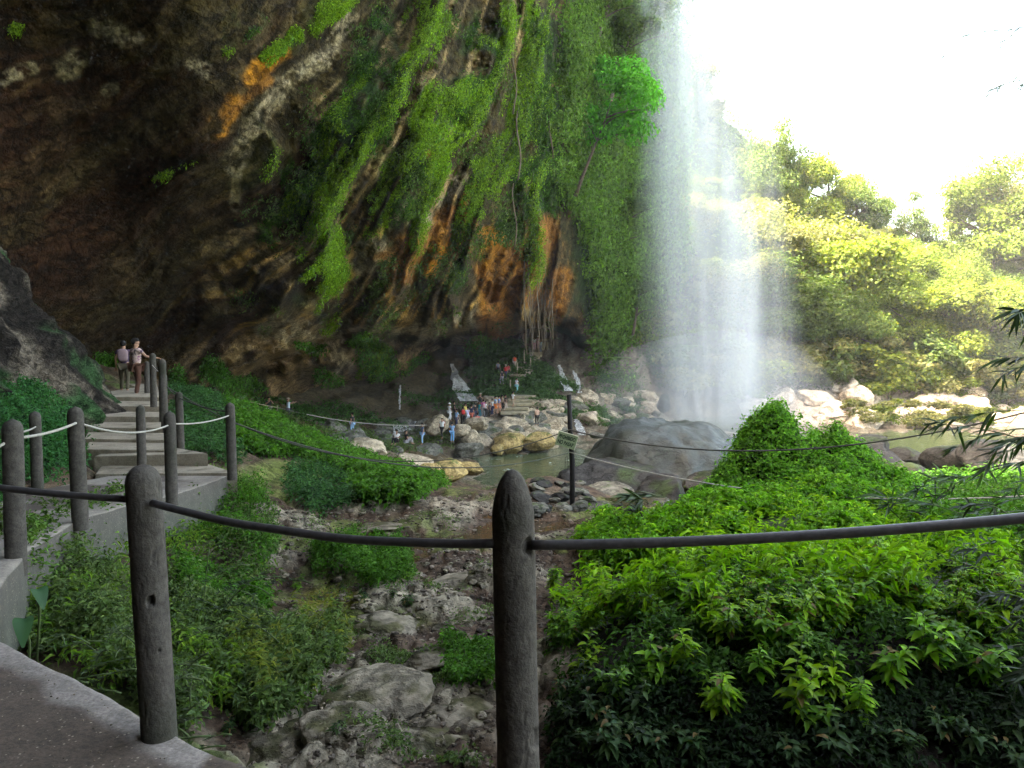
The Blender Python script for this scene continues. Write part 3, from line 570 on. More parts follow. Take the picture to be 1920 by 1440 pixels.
def rock_mesh(name, seed, c0, c1=None, t=0.0, base=ICO4, amp=.28, cuts=7):
    V, Fc = rock_verts(seed, base, amp, cuts=cuts); n = fbm(V[:, 0] * 2, V[:, 1] * 2, V[:, 2] * 2, 4, seed + 9) + V[:, 2] * .35
    c = np.broadcast_to(np.array(c0), V.shape).copy()
    if c1 is not None: c = mixc(c, np.array(c1), sst(t, t + .35, n))
    me_o = mesh_np(name, V, Fc, M_ROCKFAR, col=c); return me_o
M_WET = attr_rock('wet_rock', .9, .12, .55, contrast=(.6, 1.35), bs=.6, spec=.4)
def boulder(px, py, d, w_, h_, protos, k, label, group, rz=None, dep=1.0, sink=.3):
    o = protos[k % len(protos)]; c = o.copy(); COL.objects.link(c)
    p = A(px, py, d); c.location = p - Vector((0, 0, h_ * sink)); c.scale = (w_, w_ * dep, h_)
    c.rotation_euler = (random.uniform(-.2, .2), random.uniform(-.2, .2), random.uniform(0, 6.28) if rz is None else rz)
    return tag(c, label, 'boulder', group)
PALEC, YELC, GREYC, DARKC = (.36, .30, .21), (.30, .225, .09), (.14, .135, .11), (.035, .034, .032)
pale_p = [rock_mesh('boulder', 100 + i, PALEC, (.16, .15, .08), .45) for i in range(4)]
yel_p = [rock_mesh('boulder', 120 + i, YELC, (.10, .12, .03), .35, amp=.15, cuts=3) for i in range(3)]
grey_p = [rock_mesh('boulder', 140 + i, GREYC, (.06, .085, .03), .25, amp=.2, cuts=4) for i in range(3)]
near_p = [rock_mesh('boulder', 220 + i, (.21, .18, .13), (.07, .065, .03), .1, amp=.3) for i in range(4)]
dark_p = [rock_mesh('boulder', 160 + i, DARKC, (.035, .05, .02), .3, amp=.2, cuts=4) for i in range(3)]  # dark wet rock, tone lowered further so the right-hand boulders look shaded
bank_p = [rock_mesh('boulder', 180 + i, (.55, .47, .37), (.35, .22, .14), .45) for i in range(4)]
# named rocks first
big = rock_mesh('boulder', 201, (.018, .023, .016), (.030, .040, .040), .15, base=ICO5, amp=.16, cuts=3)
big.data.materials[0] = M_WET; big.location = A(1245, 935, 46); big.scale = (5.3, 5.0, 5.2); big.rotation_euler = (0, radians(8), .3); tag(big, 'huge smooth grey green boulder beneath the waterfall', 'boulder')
for px, py, d, w_, h_, pr, k, lb in [
    (1140, 888, 42, 3.0, 2.3, dark_p, 0, 'dark eroded rock flank at the left foot of the huge boulder'),
    (1235, 925, 17.5, .95, .62, dark_p, 1, 'dark mossy rock in front of the huge boulder'),
    (1330, 905, 20, .7, .5, dark_p, 2, 'small dark wet rock left of the pointed mound'),
    (1130, 925, 18.5, .8, .35, grey_p, 0, 'flat grey rock behind the puddle right of the sign pole'),
    (1035, 925, 19, .85, .42, grey_p, 1, 'moss green rock left of the sign pole'),
    (1000, 950, 14.5, .35, .2, grey_p, 2, 'grey stone at the left edge of the brown puddle'),
    (770, 862, 34, 1.5, .9, pale_p, 0, 'large round pale boulder with shaded flank by the pool'),
    (800, 882, 33, .9, .55, yel_p, 0, 'yellow green rounded boulder nearest the green slope'),
    (835, 876, 34, 1.3, .6, yel_p, 1, 'long yellow boulder shelf reaching into the pool'),
    (880, 875, 35, 1.0, .4, yel_p, 2, 'low yellow rock tip at the edge of the pool'),
    (690, 832, 36, 1.1, .55, pale_p, 1, 'brown boulder above the green slope'),
    (1650, 862, 38, 1.5, 1.0, dark_p, 0, 'rounded dark wet boulder right of the pointed mound'),
    (1625, 835, 50, 2.1, 1.3, dark_p, 1, 'dark wet boulder at the near edge of the green water'),
    (1700, 850, 48, 1.3, .6, dark_p, 2, 'low dark boulder with water running over it'),
    (1790, 850, 37, 1.6, 1.0, dark_p, 1, 'dark boulder behind the bamboo leaves'),
    (1880, 850, 34, 2.3, 1.5, dark_p, 0, 'large dark boulder at the right edge'),
    (1690, 890, 26, 1.1, .6, dark_p, 2, 'dark rock among the plants right of the mound'),
    (1820, 925, 20, .9, .3, pale_p, 2, 'flat pale rock at the right among plants'),
    (1770, 985, 14, .8, .22, pale_p, 3, 'flat grey stone slab just above the near cable'),
    (955, 826, 62, 2.9, 1.6, yel_p, 0, 'big mossy yellow boulder at the far pool shore'),
    (1010, 822, 62, 2.6, 1.5, yel_p, 1, 'sunlit yellow boulder at the far pool shore'),
    (935, 840, 60, 1.2, .8, yel_p, 2, 'small round mossy boulder standing in the pool'),
    (880, 838, 59, 2.2, 1.3, grey_p, 0, 'brown rounded boulder at the pool edge below the group'),
    (895, 790, 64, 2.2, 1.1, pale_p, 1, 'tilted pale block beside the walking group'),
    (885, 815, 62, 1.6, 1.3, pale_p, 2, 'pointed pale boulder below the walking group'),
    (865, 805, 62, 1.6, 1.3, pale_p, 3, 'blunt pale boulder below the red backpack'),
    (815, 790, 62, 2.2, 1.6, pale_p, 0, 'tall brown boulder left of the group'),
    (1120, 815, 62, 1.3, .5, grey_p, 1, 'low grey boulder by the small cascade right of the sign'),
    (1245, 750, 82, 1.6, 1.9, dark_p, 1, 'dark upright block in the spray behind the huge boulder'),
]:
    f_ = .56 if d > 54 else (.8 if 32 < d < 36 else 1)
    boulder(px, py, d, w_ * f_, h_ * f_, pr, k, lb, None)
rs = random.Random(5)
for k in range(70):                                          # the far shore where people stand
    px = rs.uniform(880, 1240); py = rs.uniform(762, 832); 
    if px > 1060: py = rs.uniform(735, 800)
    h = ground_hit(px, py, 30)
    if h.y < 55 or h.y > 100: continue
    s_k = rs.uniform(.5, 1.7)
    o = boulder(px, py, h.y, s_k, s_k * .65, pale_p if rs.random() < .75 else grey_p, k, 'pale rounded boulder in the pile on the far pool shore', 'boulders on the far pool shore'); o.location = h
for k in range(26):
    px = rs.uniform(600, 880); py = rs.uniform(795, 850); h = ground_hit(px, py, 40); s_k = rs.uniform(.4, 1.2)
    if h.y > 70 or h.y < 30: continue
    o = boulder(px, py, h.y, s_k, s_k * .6, grey_p, k, 'shaded grey brown boulder left of the pool', 'shaded boulders left of the pool'); o.location = h
for k in range(110):                                         # bright far shore on the right
    px = rs.uniform(1400, 1940); py = rs.uniform(722, 798); h = ground_hit(px, py, 60)
    if h.y < 74 or h.y > 102: continue
    s_k = rs.choice([.5, .7, .9, 1.2, 1.8, 2.4]) * rs.uniform(.8, 1.2)
    o = boulder(px, py, h.y, s_k, s_k * rs.uniform(.5, .9), bank_p, k, 'sunlit whitish boulder on the far river bank', 'sunlit boulders on the far river bank'); o.location = h
for k in range(24):
    px = rs.uniform(1000, 1180); py = rs.uniform(905, 960); h = ground_hit(px, py, 10); s_k = rs.uniform(.1, .3)
    if h.y > 24: continue
    o = boulder(px, py, h.y, s_k, s_k * .5, grey_p + dark_p, k, 'small wet stone around the foot of the sign pole', 'wet stones around the sign pole'); o.location = h
# stones in the stream bed
def stone_field(n, poly, label, smin, smax, protos, seed):
    r = random.Random(seed); k = 0; tries = 0
    while k < n and tries < n * 20:
        tries += 1
        px = r.uniform(min(p[0] for p in poly), max(p[0] for p in poly)); py = r.uniform(min(p[1] for p in poly), max(p[1] for p in poly))
        if not in_poly(np.array([px]), np.array([py]), poly)[0]: continue
        h = ground_hit(px, py, 2.6); s_ = r.uniform(smin, smax) * (1 if r.random() < .8 else 1.8)
        o = boulder(px, py, h.y, s_, s_ * .55, protos, k, label, label + 's'); o.location = h; o.name = 'stone'; o['category'] = 'stone'; k += 1
stone_field(110, [(560, 1180), (930, 1000), (930, 1440), (600, 1440)], 'small pale stone on the near stream bed', .02, .06, near_p, 3)
stone_field(60, [(500, 950), (930, 930), (930, 1100), (600, 1180), (480, 1150)], 'small grey stone on the middle stream bed', .03, .09, near_p, 4)
for px, py, w_, h_, k, lb in [(520, 1400, .42, .16, 0, 'flat pale rock slab beside the near platform corner'), (690, 1300, .5, .15, 1, 'broad pale rock slab across the near stream bed'), (880, 1335, .38, .18, 2, 'pale mossy slab left of the dark central post'), (800, 1410, .45, .16, 3, 'low pale slab at the bottom of the view'), (640, 1360, .3, .14, 2, 'small worn slab between the larger pale slabs'), (730, 1185, .42, .13, 1, 'curved whitish rock ridge in the stream bed'), (860, 1170, .35, .1, 0, 'pitted whitish rock right of the stream channel'), (700, 1235, .2, .1, 3, 'whitish rock knob below the channel'), (800, 1250, .28, .16, 0, 'pocked grey rock above the near slabs'), (850, 1100, .5, .08, 1, 'thin rock shelf in the middle of the stream bed'), (720, 985, .8, .12, 2, 'low brown rock shelf at the back of the stream bed')]:
    h = ground_hit(px, py, 2.6); o = boulder(px, py, h.y, w_, h_ * .8, near_p, k, lb, None); o.location = h - Vector((0, 0, h_ * .3)); o.name = 'rock_slab'; o['category'] = 'rock'
# gravel of the stream bed and grit on the platform
ICO1 = ico(1)
def gravel(name, P, size, cols, label):
    V, Fc = ICO1; n = len(P); r = RNG; q = V[None] * (1 + .35 * r.normal(0, 1, (n, len(V), 1)).clip(-1, 1) * .5) * np.stack([r.uniform(.6, 1.3, n), r.uniform(.6, 1.3, n), r.uniform(.35, .7, n)], -1)[:, None] * size[:, None, None] + P[:, None]
    F_ = (Fc[None] + (np.arange(n) * len(V))[:, None, None]).reshape(-1, 3)
    return tag(mesh_np(name, q.reshape(-1, 3), F_, M_ROCKFAR, col=np.repeat(cols, len(V), 0), smooth=False), label, 'gravel', kind='stuff')
gm = (in_poly(gpu, gpv, [(450, 960), (940, 900), (1130, 960), (940, 1440), (430, 1440), (380, 1100)]) & (gd > 3) & (gd < 16)); gi = RNG.choice(np.flatnonzero(gm.ravel()), 9000, p=None)
P = GV.reshape(-1, 3)[gi] + RNG.normal(0, .03, (9000, 3)) * np.array([1, 1, 0]); shade = RNG.uniform(.4, 1.5, (9000, 1))
gravel('gravel', P, np.exp(RNG.normal(-4.4, .5, 9000)).clip(.004, .045) * np.clip(P[:, 1] / 7, .8, 2), np.array([[.16, .13, .10]]) * shade, 'loose gravel scattered over the damp stream bed')
xg = RNG.uniform(-4.5, 0, 1400); yg = RNG.uniform(2.2, 5, 1400); kg = yg < np.interp(xg, [-9, -3.5, -2.59, -1.49, -.99, 0], [5.0, 4.35, 3.77, 3.0, 2.66, 2.45]) - .03; xg, yg = xg[kg], yg[kg]
gravel('grit', np.stack([xg, yg, np.full(len(xg), -1.546)], -1), RNG.uniform(.0015, .005, len(xg)), np.array([[.20, .16, .11]]) * RNG.uniform(.3, 1.6, (len(xg), 1)), 'small grit and crumbs lying on the near platform')
# rock outcrop at the left
V, Fc = rock_verts(301, ICO7, .22, cuts=5)
V = V * np.array([6.3, 5.0, 9.2]) ; V += (fbm(V[:, 0] * 1.3, V[:, 1] * 1.3, V[:, 2] * 1.3, 5, 77)[:, None] * .35) * (V / np.linalg.norm(V, axis=1)[:, None])
V = V + ((ridge(V[:, 0] * 1.1, V[:, 1] * 1.1, V[:, 2] * 1.1, 4, 76) * .30 + fbm(V[:, 0] * 4, V[:, 1] * 4, V[:, 2] * 4, 4, 75) * .22)[:, None]) * (V / np.linalg.norm(V, axis=1)[:, None]); V[:, 0] -= .15 * np.maximum(V[:, 2] - .6, 0); n_ = fbm(V[:, 0] * 1.2, V[:, 1] * 1.2, V[:, 2] * 1.2, 5, 78)
c = mixc(np.broadcast_to(np.array([.17, .14, .105]), V.shape).copy(), np.array([.025, .02, .016]), sst(-.18, .0, n_)); c = mixc(c, np.array([.04, .09, .03]), sst(.15, .3, fbm(V[:, 0] * .8, V[:, 1] * .8, V[:, 2] * .8, 4, 79)))
o = mesh_np('rock_outcrop', V, Fc, attr_rock('outcrop_rock', 4.5, .25, .9, contrast=(.25, 1.8), bs=1.0), col=c); o.location = (-13.7, 14.2, -1.6); tag(o, 'pitted grey rock outcrop at the left above the ferns', 'rock')
for p in near_p + pale_p + yel_p + grey_p + dark_p + bank_p: bpy.data.objects.remove(p)

# ------------------------------------------------------------ path, platform, stairs
def prism(name, top, thick, mat, parent=None, cols=None):
    top = [tuple(p) for p in top]; n = len(top); V = top + [(p[0], p[1], p[2] - thick) for p in top]
    bm = bmesh.new(); vs = [bm.verts.new(v) for v in V]
    bm.faces.new(vs[:n]); bm.faces.new(vs[n:][::-1])
    for i in range(n): bm.faces.new((vs[i], vs[n + i], vs[n + (i + 1) % n], vs[(i + 1) % n]))
    bmesh.ops.recalc_face_normals(bm, faces=bm.faces)
    bmesh.ops.bevel(bm, geom=list(bm.edges), offset=.012, segments=2, affect='EDGES')
    me = bpy.data.meshes.new(name); bm.to_mesh(me); bm.free(); me.materials.append(mat)
    o = bpy.data.objects.new(name, me); COL.objects.link(o)
    if parent: o.parent = parent
    return o
# near platform: fine grid so the worn edge and the brown dirt follow real shapes
edge = [(-9, 5.0), (-3.5, 4.35), (-2.59, 3.77), (-1.49, 3.0), (-.99, 2.66), (-.2, 2.45), (1.2, 2.4), (4, 2.5)]
ex = np.linspace(-9, 4, 420); ey = np.interp(ex, [e[0] for e in edge], [e[1] for e in edge]) + fbm(ex * 3, ex * 0, 0, 4, 91) * .025
tt = np.linspace(0, 1, 150) ** .7
PX, TT = np.meshgrid(ex, tt); PY = -3 + (ey[None] + 3) * TT; distE = (ey[None] - PY)
PZ = -1.55 + fbm(PX * 2, PY * 2, 0, 4, 93) * .012 - sst(.03, 0, distE) * .03
pv = np.stack([PX, PY, PZ], -1); wall = pv[-1:] + np.array([0, .02, -.25]); wall2 = pv[-1:] + np.array([0, .06, -1.6]); pv = np.concatenate([pv, wall, wall2])
band = distE + fbm(PX * 2.2, PY * 2.2, 0, 4, 95) * .22
dirt = sst(.14, .24, band) * (PX < -1.15) + (PX >= -1.15) * sst(-.2, .1, fbm(PX * 4, PY * 4, 0, 3, 96) + .3)
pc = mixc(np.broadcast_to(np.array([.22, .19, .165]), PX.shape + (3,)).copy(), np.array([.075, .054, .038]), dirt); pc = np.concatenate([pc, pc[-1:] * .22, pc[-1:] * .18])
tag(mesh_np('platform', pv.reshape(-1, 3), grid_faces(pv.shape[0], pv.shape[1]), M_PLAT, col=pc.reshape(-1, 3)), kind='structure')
L = [(-9, 4.9, -1.6)] ; pathpoly_r = [(p[0], p[1], p[2]) for p in PATH]
ny = 90; yy = np.linspace(3.9, 12.0, ny); rxp = np.interp(yy, [p[1] for p in PATH], [p[0] for p in PATH]) + fbm(yy * 2, yy * 0, 0, 3, 97) * .03
rzp = np.interp(yy, [p[1] for p in PATH], [p[2] for p in PATH]); wp = np.interp(yy, [p[1] for p in PATH], PW)
tq = np.linspace(0, 1, 40); XX = rxp[:, None] - wp[:, None] * tq[None]; YY = np.repeat(yy[:, None], 40, 1); ZZ = rzp[:, None] + fbm(XX * 1.5, YY * 1.5, 0, 4, 98) * .02
pv = np.stack([XX, YY, ZZ], -1); side = pv[:, :1] + np.array([.03, 0, -.55]); rim = pv[:, :1] + np.array([.006, 0, -.012]); pv = np.concatenate([side, rim, pv], 1)
end = pv[-1:] + np.array([0, .02, -.5]); pv = np.concatenate([pv, end], 0)
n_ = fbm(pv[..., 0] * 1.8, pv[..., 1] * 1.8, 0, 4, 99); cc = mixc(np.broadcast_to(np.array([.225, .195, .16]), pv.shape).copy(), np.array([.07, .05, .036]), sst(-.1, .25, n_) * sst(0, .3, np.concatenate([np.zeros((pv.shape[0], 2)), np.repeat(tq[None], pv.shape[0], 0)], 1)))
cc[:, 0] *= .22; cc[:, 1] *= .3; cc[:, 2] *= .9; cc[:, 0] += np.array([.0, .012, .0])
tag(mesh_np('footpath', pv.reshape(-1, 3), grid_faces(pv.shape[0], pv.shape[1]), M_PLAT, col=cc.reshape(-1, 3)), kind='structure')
st = empty('stairs', A(250, 800, 15), 0, 'weathered concrete stairs climbing into the cave at left', 'stairs')
def stp(name, pts, thick):
    o = prism(name, pts, thick, M_PATH); o.parent = st; o.matrix_parent_inverse = Matrix.Translation(-st.location); return o
stp('landing', [A(445, 887, 11.9), A(385, 868, 12.9), (-6.6, 13.2, -2.13), (-7.0, 12.6, -2.13), (-6.7, 11.9, -2.13)], .6)
stp('landing', [A(390, 850, 12.6), A(312, 836, 13.6), (-7.35, 13.9, -1.98), (-7.2, 12.75, -1.98)], .5)
ysx = [(846, 13.1, 168, 330), (826, 14.1, 166, 308), (804, 15.2, 168, 306), (783, 16.3, 172, 304), (763, 17.5, 180, 302), (746, 19.0, 183, 300)]
for i, (y_, d_, xl, xr_) in enumerate(ysx):
    a, b = A(xl - 8, y_ + 3, d_), A(xr_, y_ - 1, d_ - .15); z = b.z; nd = ysx[i + 1][1] + .12 if i < 5 else 25
    c1 = Vector(((xr_ - 960) / F * (d_ + 1), nd, z)); k = (nd - d_) 
    stp('step', [(a.x, a.y, z), (b.x, b.y, z), (b.x - .5 * k, nd, z), (a.x - .5 * k, nd, z)], .45)

# ------------------------------------------------------------ posts and ropes
def post(name, base, height, r, seed, label, tip=1.0, lean=(0, 0), holes=(), group='concrete posts of the handrail', hi=False, parts=()):
    nr, ns = (170, 120) if hi else (46, 24)
    zz = np.linspace(-.12, 1, nr); H = height; tip_l = r * 1.25 * tip
    Z = zz * H; R_ = np.where(Z > H - tip_l, r * np.sqrt(np.clip(1 - ((Z - (H - tip_l)) / tip_l) ** (2 if tip < 1.3 else 1.45), 0, 1)), r) ; R_ = R_ * (1 + .03 * (1 - zz))
    th = np.linspace(0, 2 * pi, ns, endpoint=False); TH, ZZ_ = np.meshgrid(th, Z); RR = np.repeat(R_[:, None], ns, 1)
    cx, sx = np.cos(TH), np.sin(TH)
    q = fbm(cx * 1.2 + seed, sx * 1.2, ZZ_ * 9, 4, seed); q2 = fbm(cx * 5 + seed, sx * 5, ZZ_ * 30, 3, seed + 2)
    RR = RR * (1 + .03 * q + .012 * q2) - r * .05 * sst(.38, .55, fbm(cx * 3, sx * 3, ZZ_ * 14, 3, seed + 5)) * (RR > r * .5)
    col = np.broadcast_to(np.array([1., 1, 1]), TH.shape + (3,)).copy()
    for ha, hz, hr, hd in holes:
        da = (TH - ha + pi) % (2 * pi) - pi; dist = np.hypot(da * r, (ZZ_ - hz) * .8) / hr; RR = RR - hd * sst(1.0, .75, dist + .15 * q2)
    V = np.stack([RR * cx, RR * sx, ZZ_], -1).reshape(-1, 3)
    a = np.arange(nr * ns).reshape(nr, ns); b = np.roll(a, -1, 1); Fq = np.stack([a[:-1], b[:-1], b[1:], a[1:]], -1).reshape(-1, 4)
    o = mesh_np(name, V, Fq, M_POST, col=None)
    o.location = base; o.rotation_euler = (lean[1], lean[0], random.uniform(0, 6) if not hi else 0)
    return tag(o, label, 'post', group)
def p_at(pxb, pyb, d): return A(pxb, pyb, d)
LP_ = p_at(300, 1398, 2.86); CPp = Vector(((972 - 960) / F * 2.3 + .005, 2.3, -1.56))
post('rail_post', LP_, 1.12, .064, 3, 'tall weathered concrete post in the foreground at left, with a hole halfway', .95, (radians(-2.0), 0), [(-pi / 2 + .45, .60, .018, .035), (-pi / 2 + .75, .40, .006, .02)], hi=True)
post('rail_post', CPp, 1.165, .066, 8, 'dark concrete post with pointed top in the centre foreground', 1.75, (radians(-1.2), 0), [(-pi / 2 + 1.0, .32, .03, .012), (-pi / 2 + .75, .93, .024, .02)], hi=True)
rp = {}
for key, xt, yt, xb, yb, lb in [('a', 15, 780, 30, 1048, 'pitted concrete post at the left edge of the view'), ('b', 146, 758, 150, 968, 'concrete post on the path edge, left of the tall near post'), ('c', 66, 774, 71, 925, 'concrete post on the far side of the path at left'), ('d', 263, 758, 266, 880, 'concrete post rising right behind the tall near post'), ('e', 318, 769, 322, 930, 'concrete post at the path edge just right of the tall near post'), ('f', 431, 753, 435, 884, 'concrete post on the corner of the stair landing'), ('g', 335, 733, 339, 840, 'concrete post beside the lower stairs'), ('h', 306, 700, 309, 800, 'concrete post beside the middle stairs'), ('i', 304, 672, 306, 778, 'taller pale post beside the upper stairs'), ('j', 284, 661, 288, 752, 'pale post at the top of the stairs beside the man'), ('k', 272, 677, 276, 746, 'thin post behind the man at the top of the stairs')]:
    hpx = yb - yt; hgt = 1.08; d_ = hgt * F / hpx
    if key == 'k': d_ = 20.5; hgt = hpx * d_ / F
    if key == 'c': hgt = 1.12
    b = p_at(xb, yb, d_); t = A(xt, yt, d_); rp[key] = (b, t, hgt)
    post('rail_post', b, hgt, .072 if key in 'abcdef' else .068, ord(key), lb, 1.0, ((t.x - b.x) / hgt, 0))
M_ROPE = plain('rope', (.30, .28, .24), .8, 60, .25); M_CABLE = plain('cable', (.055, .05, .05), .42, 40, .3, .001); M_ROPED = plain('rope_dark', (.05, .048, .04), .8, 40, .3)
def rope(p, q, sag, r, mat, label, group=None, n=40, name='rope', wob=0.0):
    p, q = Vector(p), Vector(q); pts = []
    for i in range(n + 1):
        t = i / n; v = p.lerp(q, t); v.z -= sag * 4 * t * (1 - t); v.z += wob * sin(t * 17 + r * 900) * sin(t * pi); v.x += wob * .5 * sin(t * 23); pts.append(v)
    V, Fq = tube(pts, r, 12); o = mesh_np(name, V, Fq, mat); return tag(o, label, 'rope', group)
# near cable
c1 = A(285, 943, 2.80); c0 = A(236, 937, 2.86)
rope(A(-260, 872, 3.1), A(240, 936, 2.87), .02, .0135, M_CABLE, 'dark cable entering from the left to the tall near post')
rope(c1, A(930, 1019, 2.28), .045, .0145, M_CABLE, 'dark cable sagging between the two near posts', wob=.002)
EP = Vector((1.95, 2.02, -1.57)); post('rail_post', EP, 1.22, .064, 77, 'concrete post holding the far end of the thick near cable', 1.0)
rope(A(998, 1022, 2.27), Vector((1.90, 2.02, -.425)), .030, .0155, M_CABLE, 'thick dark cable running right from the central post')
def tp(k, py): b, t, h = rp[k]; bb, tt_ = proj(np.array(b)), proj(np.array(t)); f = (py - bb[1]) / (tt_[1] - bb[1]); return b.lerp(t, float(f))
gr = 'pale ropes between the path posts'
rope(A(-120, 880, 5.0), tp('a', 825), .03, .012, M_ROPE, 'pale rope leaving the view at the left edge', gr)
rope(tp('a', 822), tp('b', 791), .03, .012, M_ROPE, 'pale rope from the leftmost post to the post on the path edge', gr)
rope(tp('a', 812), tp('c', 800), .02, .010, M_ROPE, 'bluish rope from the leftmost post to the far side post', gr)
rope(tp('b', 792), tp('e', 796), .10, .011, M_ROPE, 'pale rope crossing in front of the stairs', gr)
rope(tp('e', 794), tp('f', 778), .05, .011, M_ROPE, 'pale rope from the path post to the landing corner post', gr)
rope(tp('f', 772), tp('g', 745), .05, .011, M_ROPED, 'dark rope from the landing corner post to the stair post', 'dark ropes along the stairs')
rope(tp('g', 745), tp('h', 715), .04, .010, M_ROPED, 'dark rope from lower stair post to middle stair post', 'dark ropes along the stairs')
rope(tp('i', 700), tp('j', 684), .03, .010, M_ROPE, 'thin rope beside the top stair post', 'dark ropes along the stairs')
# sign pole with ropes
sb, stp_ = A(1073, 922, 15.0), A(1067, 740, 15.0)
pole = empty('sign_pole', sb, 0, 'black wooden pole with a tilted sign board at the pool edge', 'sign pole')
V, Fq = tube([(0, 0, -.3), (0, 0, .6), ((stp_.x - sb.x) * .6, 0, 1.2), (stp_.x - sb.x, 0, stp_.z - sb.z)], [.055, .052, .050, .046], 12)
mesh_np('pole', V, Fq, plain('dark_wood', (.012, .010, .010), .8, 12, .4), pole)
M_BOARD = plain('sign_board', (.20, .24, .13), .7, 12, .2); M_EDGE = plain('sign_edge', (.5, .5, .36), .7, 12, .2); M_TXT = plain('sign_text', (.012, .025, .012), .8, 30, .2)
bc = A(1062, 826, 14.9) - sb
bw, bh = .40, .28
brd = empty('board', bc); brd.parent = pole; brd.rotation_euler = (0, radians(17), 0); 
def bxm(name, cx_, cy_, cz_, sx_, sy_, sz_, mat, par, bev=.003):
    bm = bmesh.new(); bmesh.ops.create_cube(bm, size=1)
    for v in bm.verts: v.co = Vector((cx_ + v.co.x * sx_, cy_ + v.co.y * sy_, cz_ + v.co.z * sz_))
    if bev: bmesh.ops.bevel(bm, geom=list(bm.edges), offset=bev, segments=1, affect='EDGES')
    me = bpy.data.meshes.new(name); bm.to_mesh(me); bm.free(); me.materials.append(mat); o = bpy.data.objects.new(name, me); COL.objects.link(o); o.parent = par; return o
bpy.data.objects.remove(brd)
brd = bxm('board', 0, 0, 0, bw, .02, bh, M_BOARD, pole); brd.location = bc; brd.rotation_euler = (0, radians(17), 0)
bxm('board_edge', 0, -.004, bh / 2 + .006, bw + .02, .035, .012, M_EDGE, brd); bxm('board_edge', bw / 2 + .006, -.004, 0, .012, .035, bh, M_EDGE, brd)
for ln, (tx, zt) in enumerate([('PROHIBIDO', .055), ('NO PASAR', -.06)]):
    cu = bpy.data.curves.new('lettering', 'FONT'); cu.body = tx; cu.size = .105; cu.align_x = 'CENTER'; cu.align_y = 'CENTER'; cu.extrude = .002; cu.offset = .004
    to = bpy.data.objects.new('t', cu); COL.objects.link(to); bpy.context.view_layer.update()
    me = bpy.data.meshes.new_from_object(to.evaluated_get(bpy.context.evaluated_depsgraph_get())); bpy.data.objects.remove(to)
    wd = max(v.co.x for v in me.vertices) - min(v.co.x for v in me.vertices); k = .34 / wd
    for v in me.vertices: v.co = Vector((v.co.x * k, -v.co.z - .013, v.co.y + zt))
    me.materials.clear(); me.materials.append(M_TXT); lo = bpy.data.objects.new('lettering', me); COL.objects.link(lo); lo.parent = brd
lp = [Vector((-.10, -.02, .52)), Vector((-.14, -.03, .42)), Vector((-.15, -.03, .22)), Vector((-.12, -.03, .18)), Vector((-.10, -.02, .3)), Vector((-.09, -.02, .5))]
lp = [p + Vector((0, 0, .25)) for p in lp]
V, Fq = tube(lp, .008, 6); mesh_np('rope_end', V, Fq, M_ROPED, pole)
ra, rb_ = A(1067, 806, 14.95), A(1069, 848, 14.95)
g2 = 'long ropes tied to the sign pole'
rope(tp('h', 722), ra, 1.05, .011, M_ROPED, 'upper long rope from the stair post across the pool view to the sign pole', g2, 80)
rope(tp('f', 790), rb_, .50, .011, M_ROPED, 'lower long rope from the landing to the sign pole', g2, 80)
rope(ra, A(2050, 738, 11), .62, .014, M_ROPED, 'upper rope from the sign pole towards the bamboo at right', g2, 80)
rope(rb_, A(2100, 915, 11.0), .48, .012, M_ROPE, 'lower pale rope from the sign pole across the mound to the right', g2, 80)
# small far fences
M_WOOD = plain('pale_wood', (.30, .27, .17), .8, 10, .3)
for grp, lst, d_ in [('far_left', [(499, 762, 790), (520, 760, 788), (492, 765, 790)], 50)]:
    for i, (x_, a_, b_) in enumerate(lst):
        V, Fq = tube([A(x_, b_ + 12, d_), A(x_, a_, d_)], .045, 8); tag(mesh_np('fence_post', V, Fq, M_WOOD), ['short stake left of the photographers', 'pale stake between the two photographers', 'short stake behind the man in black'][i], 'post', 'stakes on the distant path')
rope(A(410, 735, 46), A(520, 764, 50), .1, .03, M_WOOD, 'pale rail rope left of the photographers'); rope(A(520, 764, 50), A(800, 797, 56), .4, .03, M_ROPE, 'thin rope running right from the photographers towards the rocks')
for i, (x_, a_, b_, d_) in enumerate([(983, 656, 700, 86), (995, 671, 702, 85), (970, 680, 706, 83), (957, 712, 730, 80), (1019, 643, 656, 93), (1026, 642, 655, 93)]):
    V, Fq = tube([A(x_, b_, d_), A(x_, a_, d_)], .07 if i < 4 else .16, 8)
    tag(mesh_np('fence_post', V, Fq, M_WOOD), ['long rail stake left of the upper far steps', 'short rail stake right of the upper far steps', 'rail stake below the red shirted walker', 'rail stake above the lower far steps', 'left of two pale bars at the cave mouth viewpoint', 'right of two pale bars at the cave mouth viewpoint'][i], 'post')
tag(mesh_np('rail', *tube([A(1006, 638, 93), A(1030, 637, 93)], .07, 8), M_WOOD), 'dark top rail of the viewpoint above the far steps', 'rail')
fs = empty('stone_steps', A(975, 760, 72), 0, 'broad stone steps above the group on the far shore', 'steps')
fs2 = empty('wooden_steps', A(985, 690, 86), 0, 'narrow log steps climbing to the cave mouth', 'steps')
M_STEP = plain('step_stone', (.26, .23, .15), .9, 1.5, .35, .03)
def fstep(par, px, py, w_, d_, dep):
    c_ = A(px, py, d_); o = bxm('step', 0, 0, 0, w_, dep, .28, M_STEP, par, .04); o.location = c_ - par.location - Vector((0, 0, .1)); o.rotation_euler = (0, random.uniform(-.03, .03), random.uniform(-.1, .1))
for i, (x_, y_, w_) in enumerate([(963, 772, 2.6), (966, 764, 2.6), (972, 756, 2.7), (978, 749, 2.8), (983, 742, 2.4)]): fstep(fs, x_, y_, w_, 71.5 + i * 1.1, 1.4)
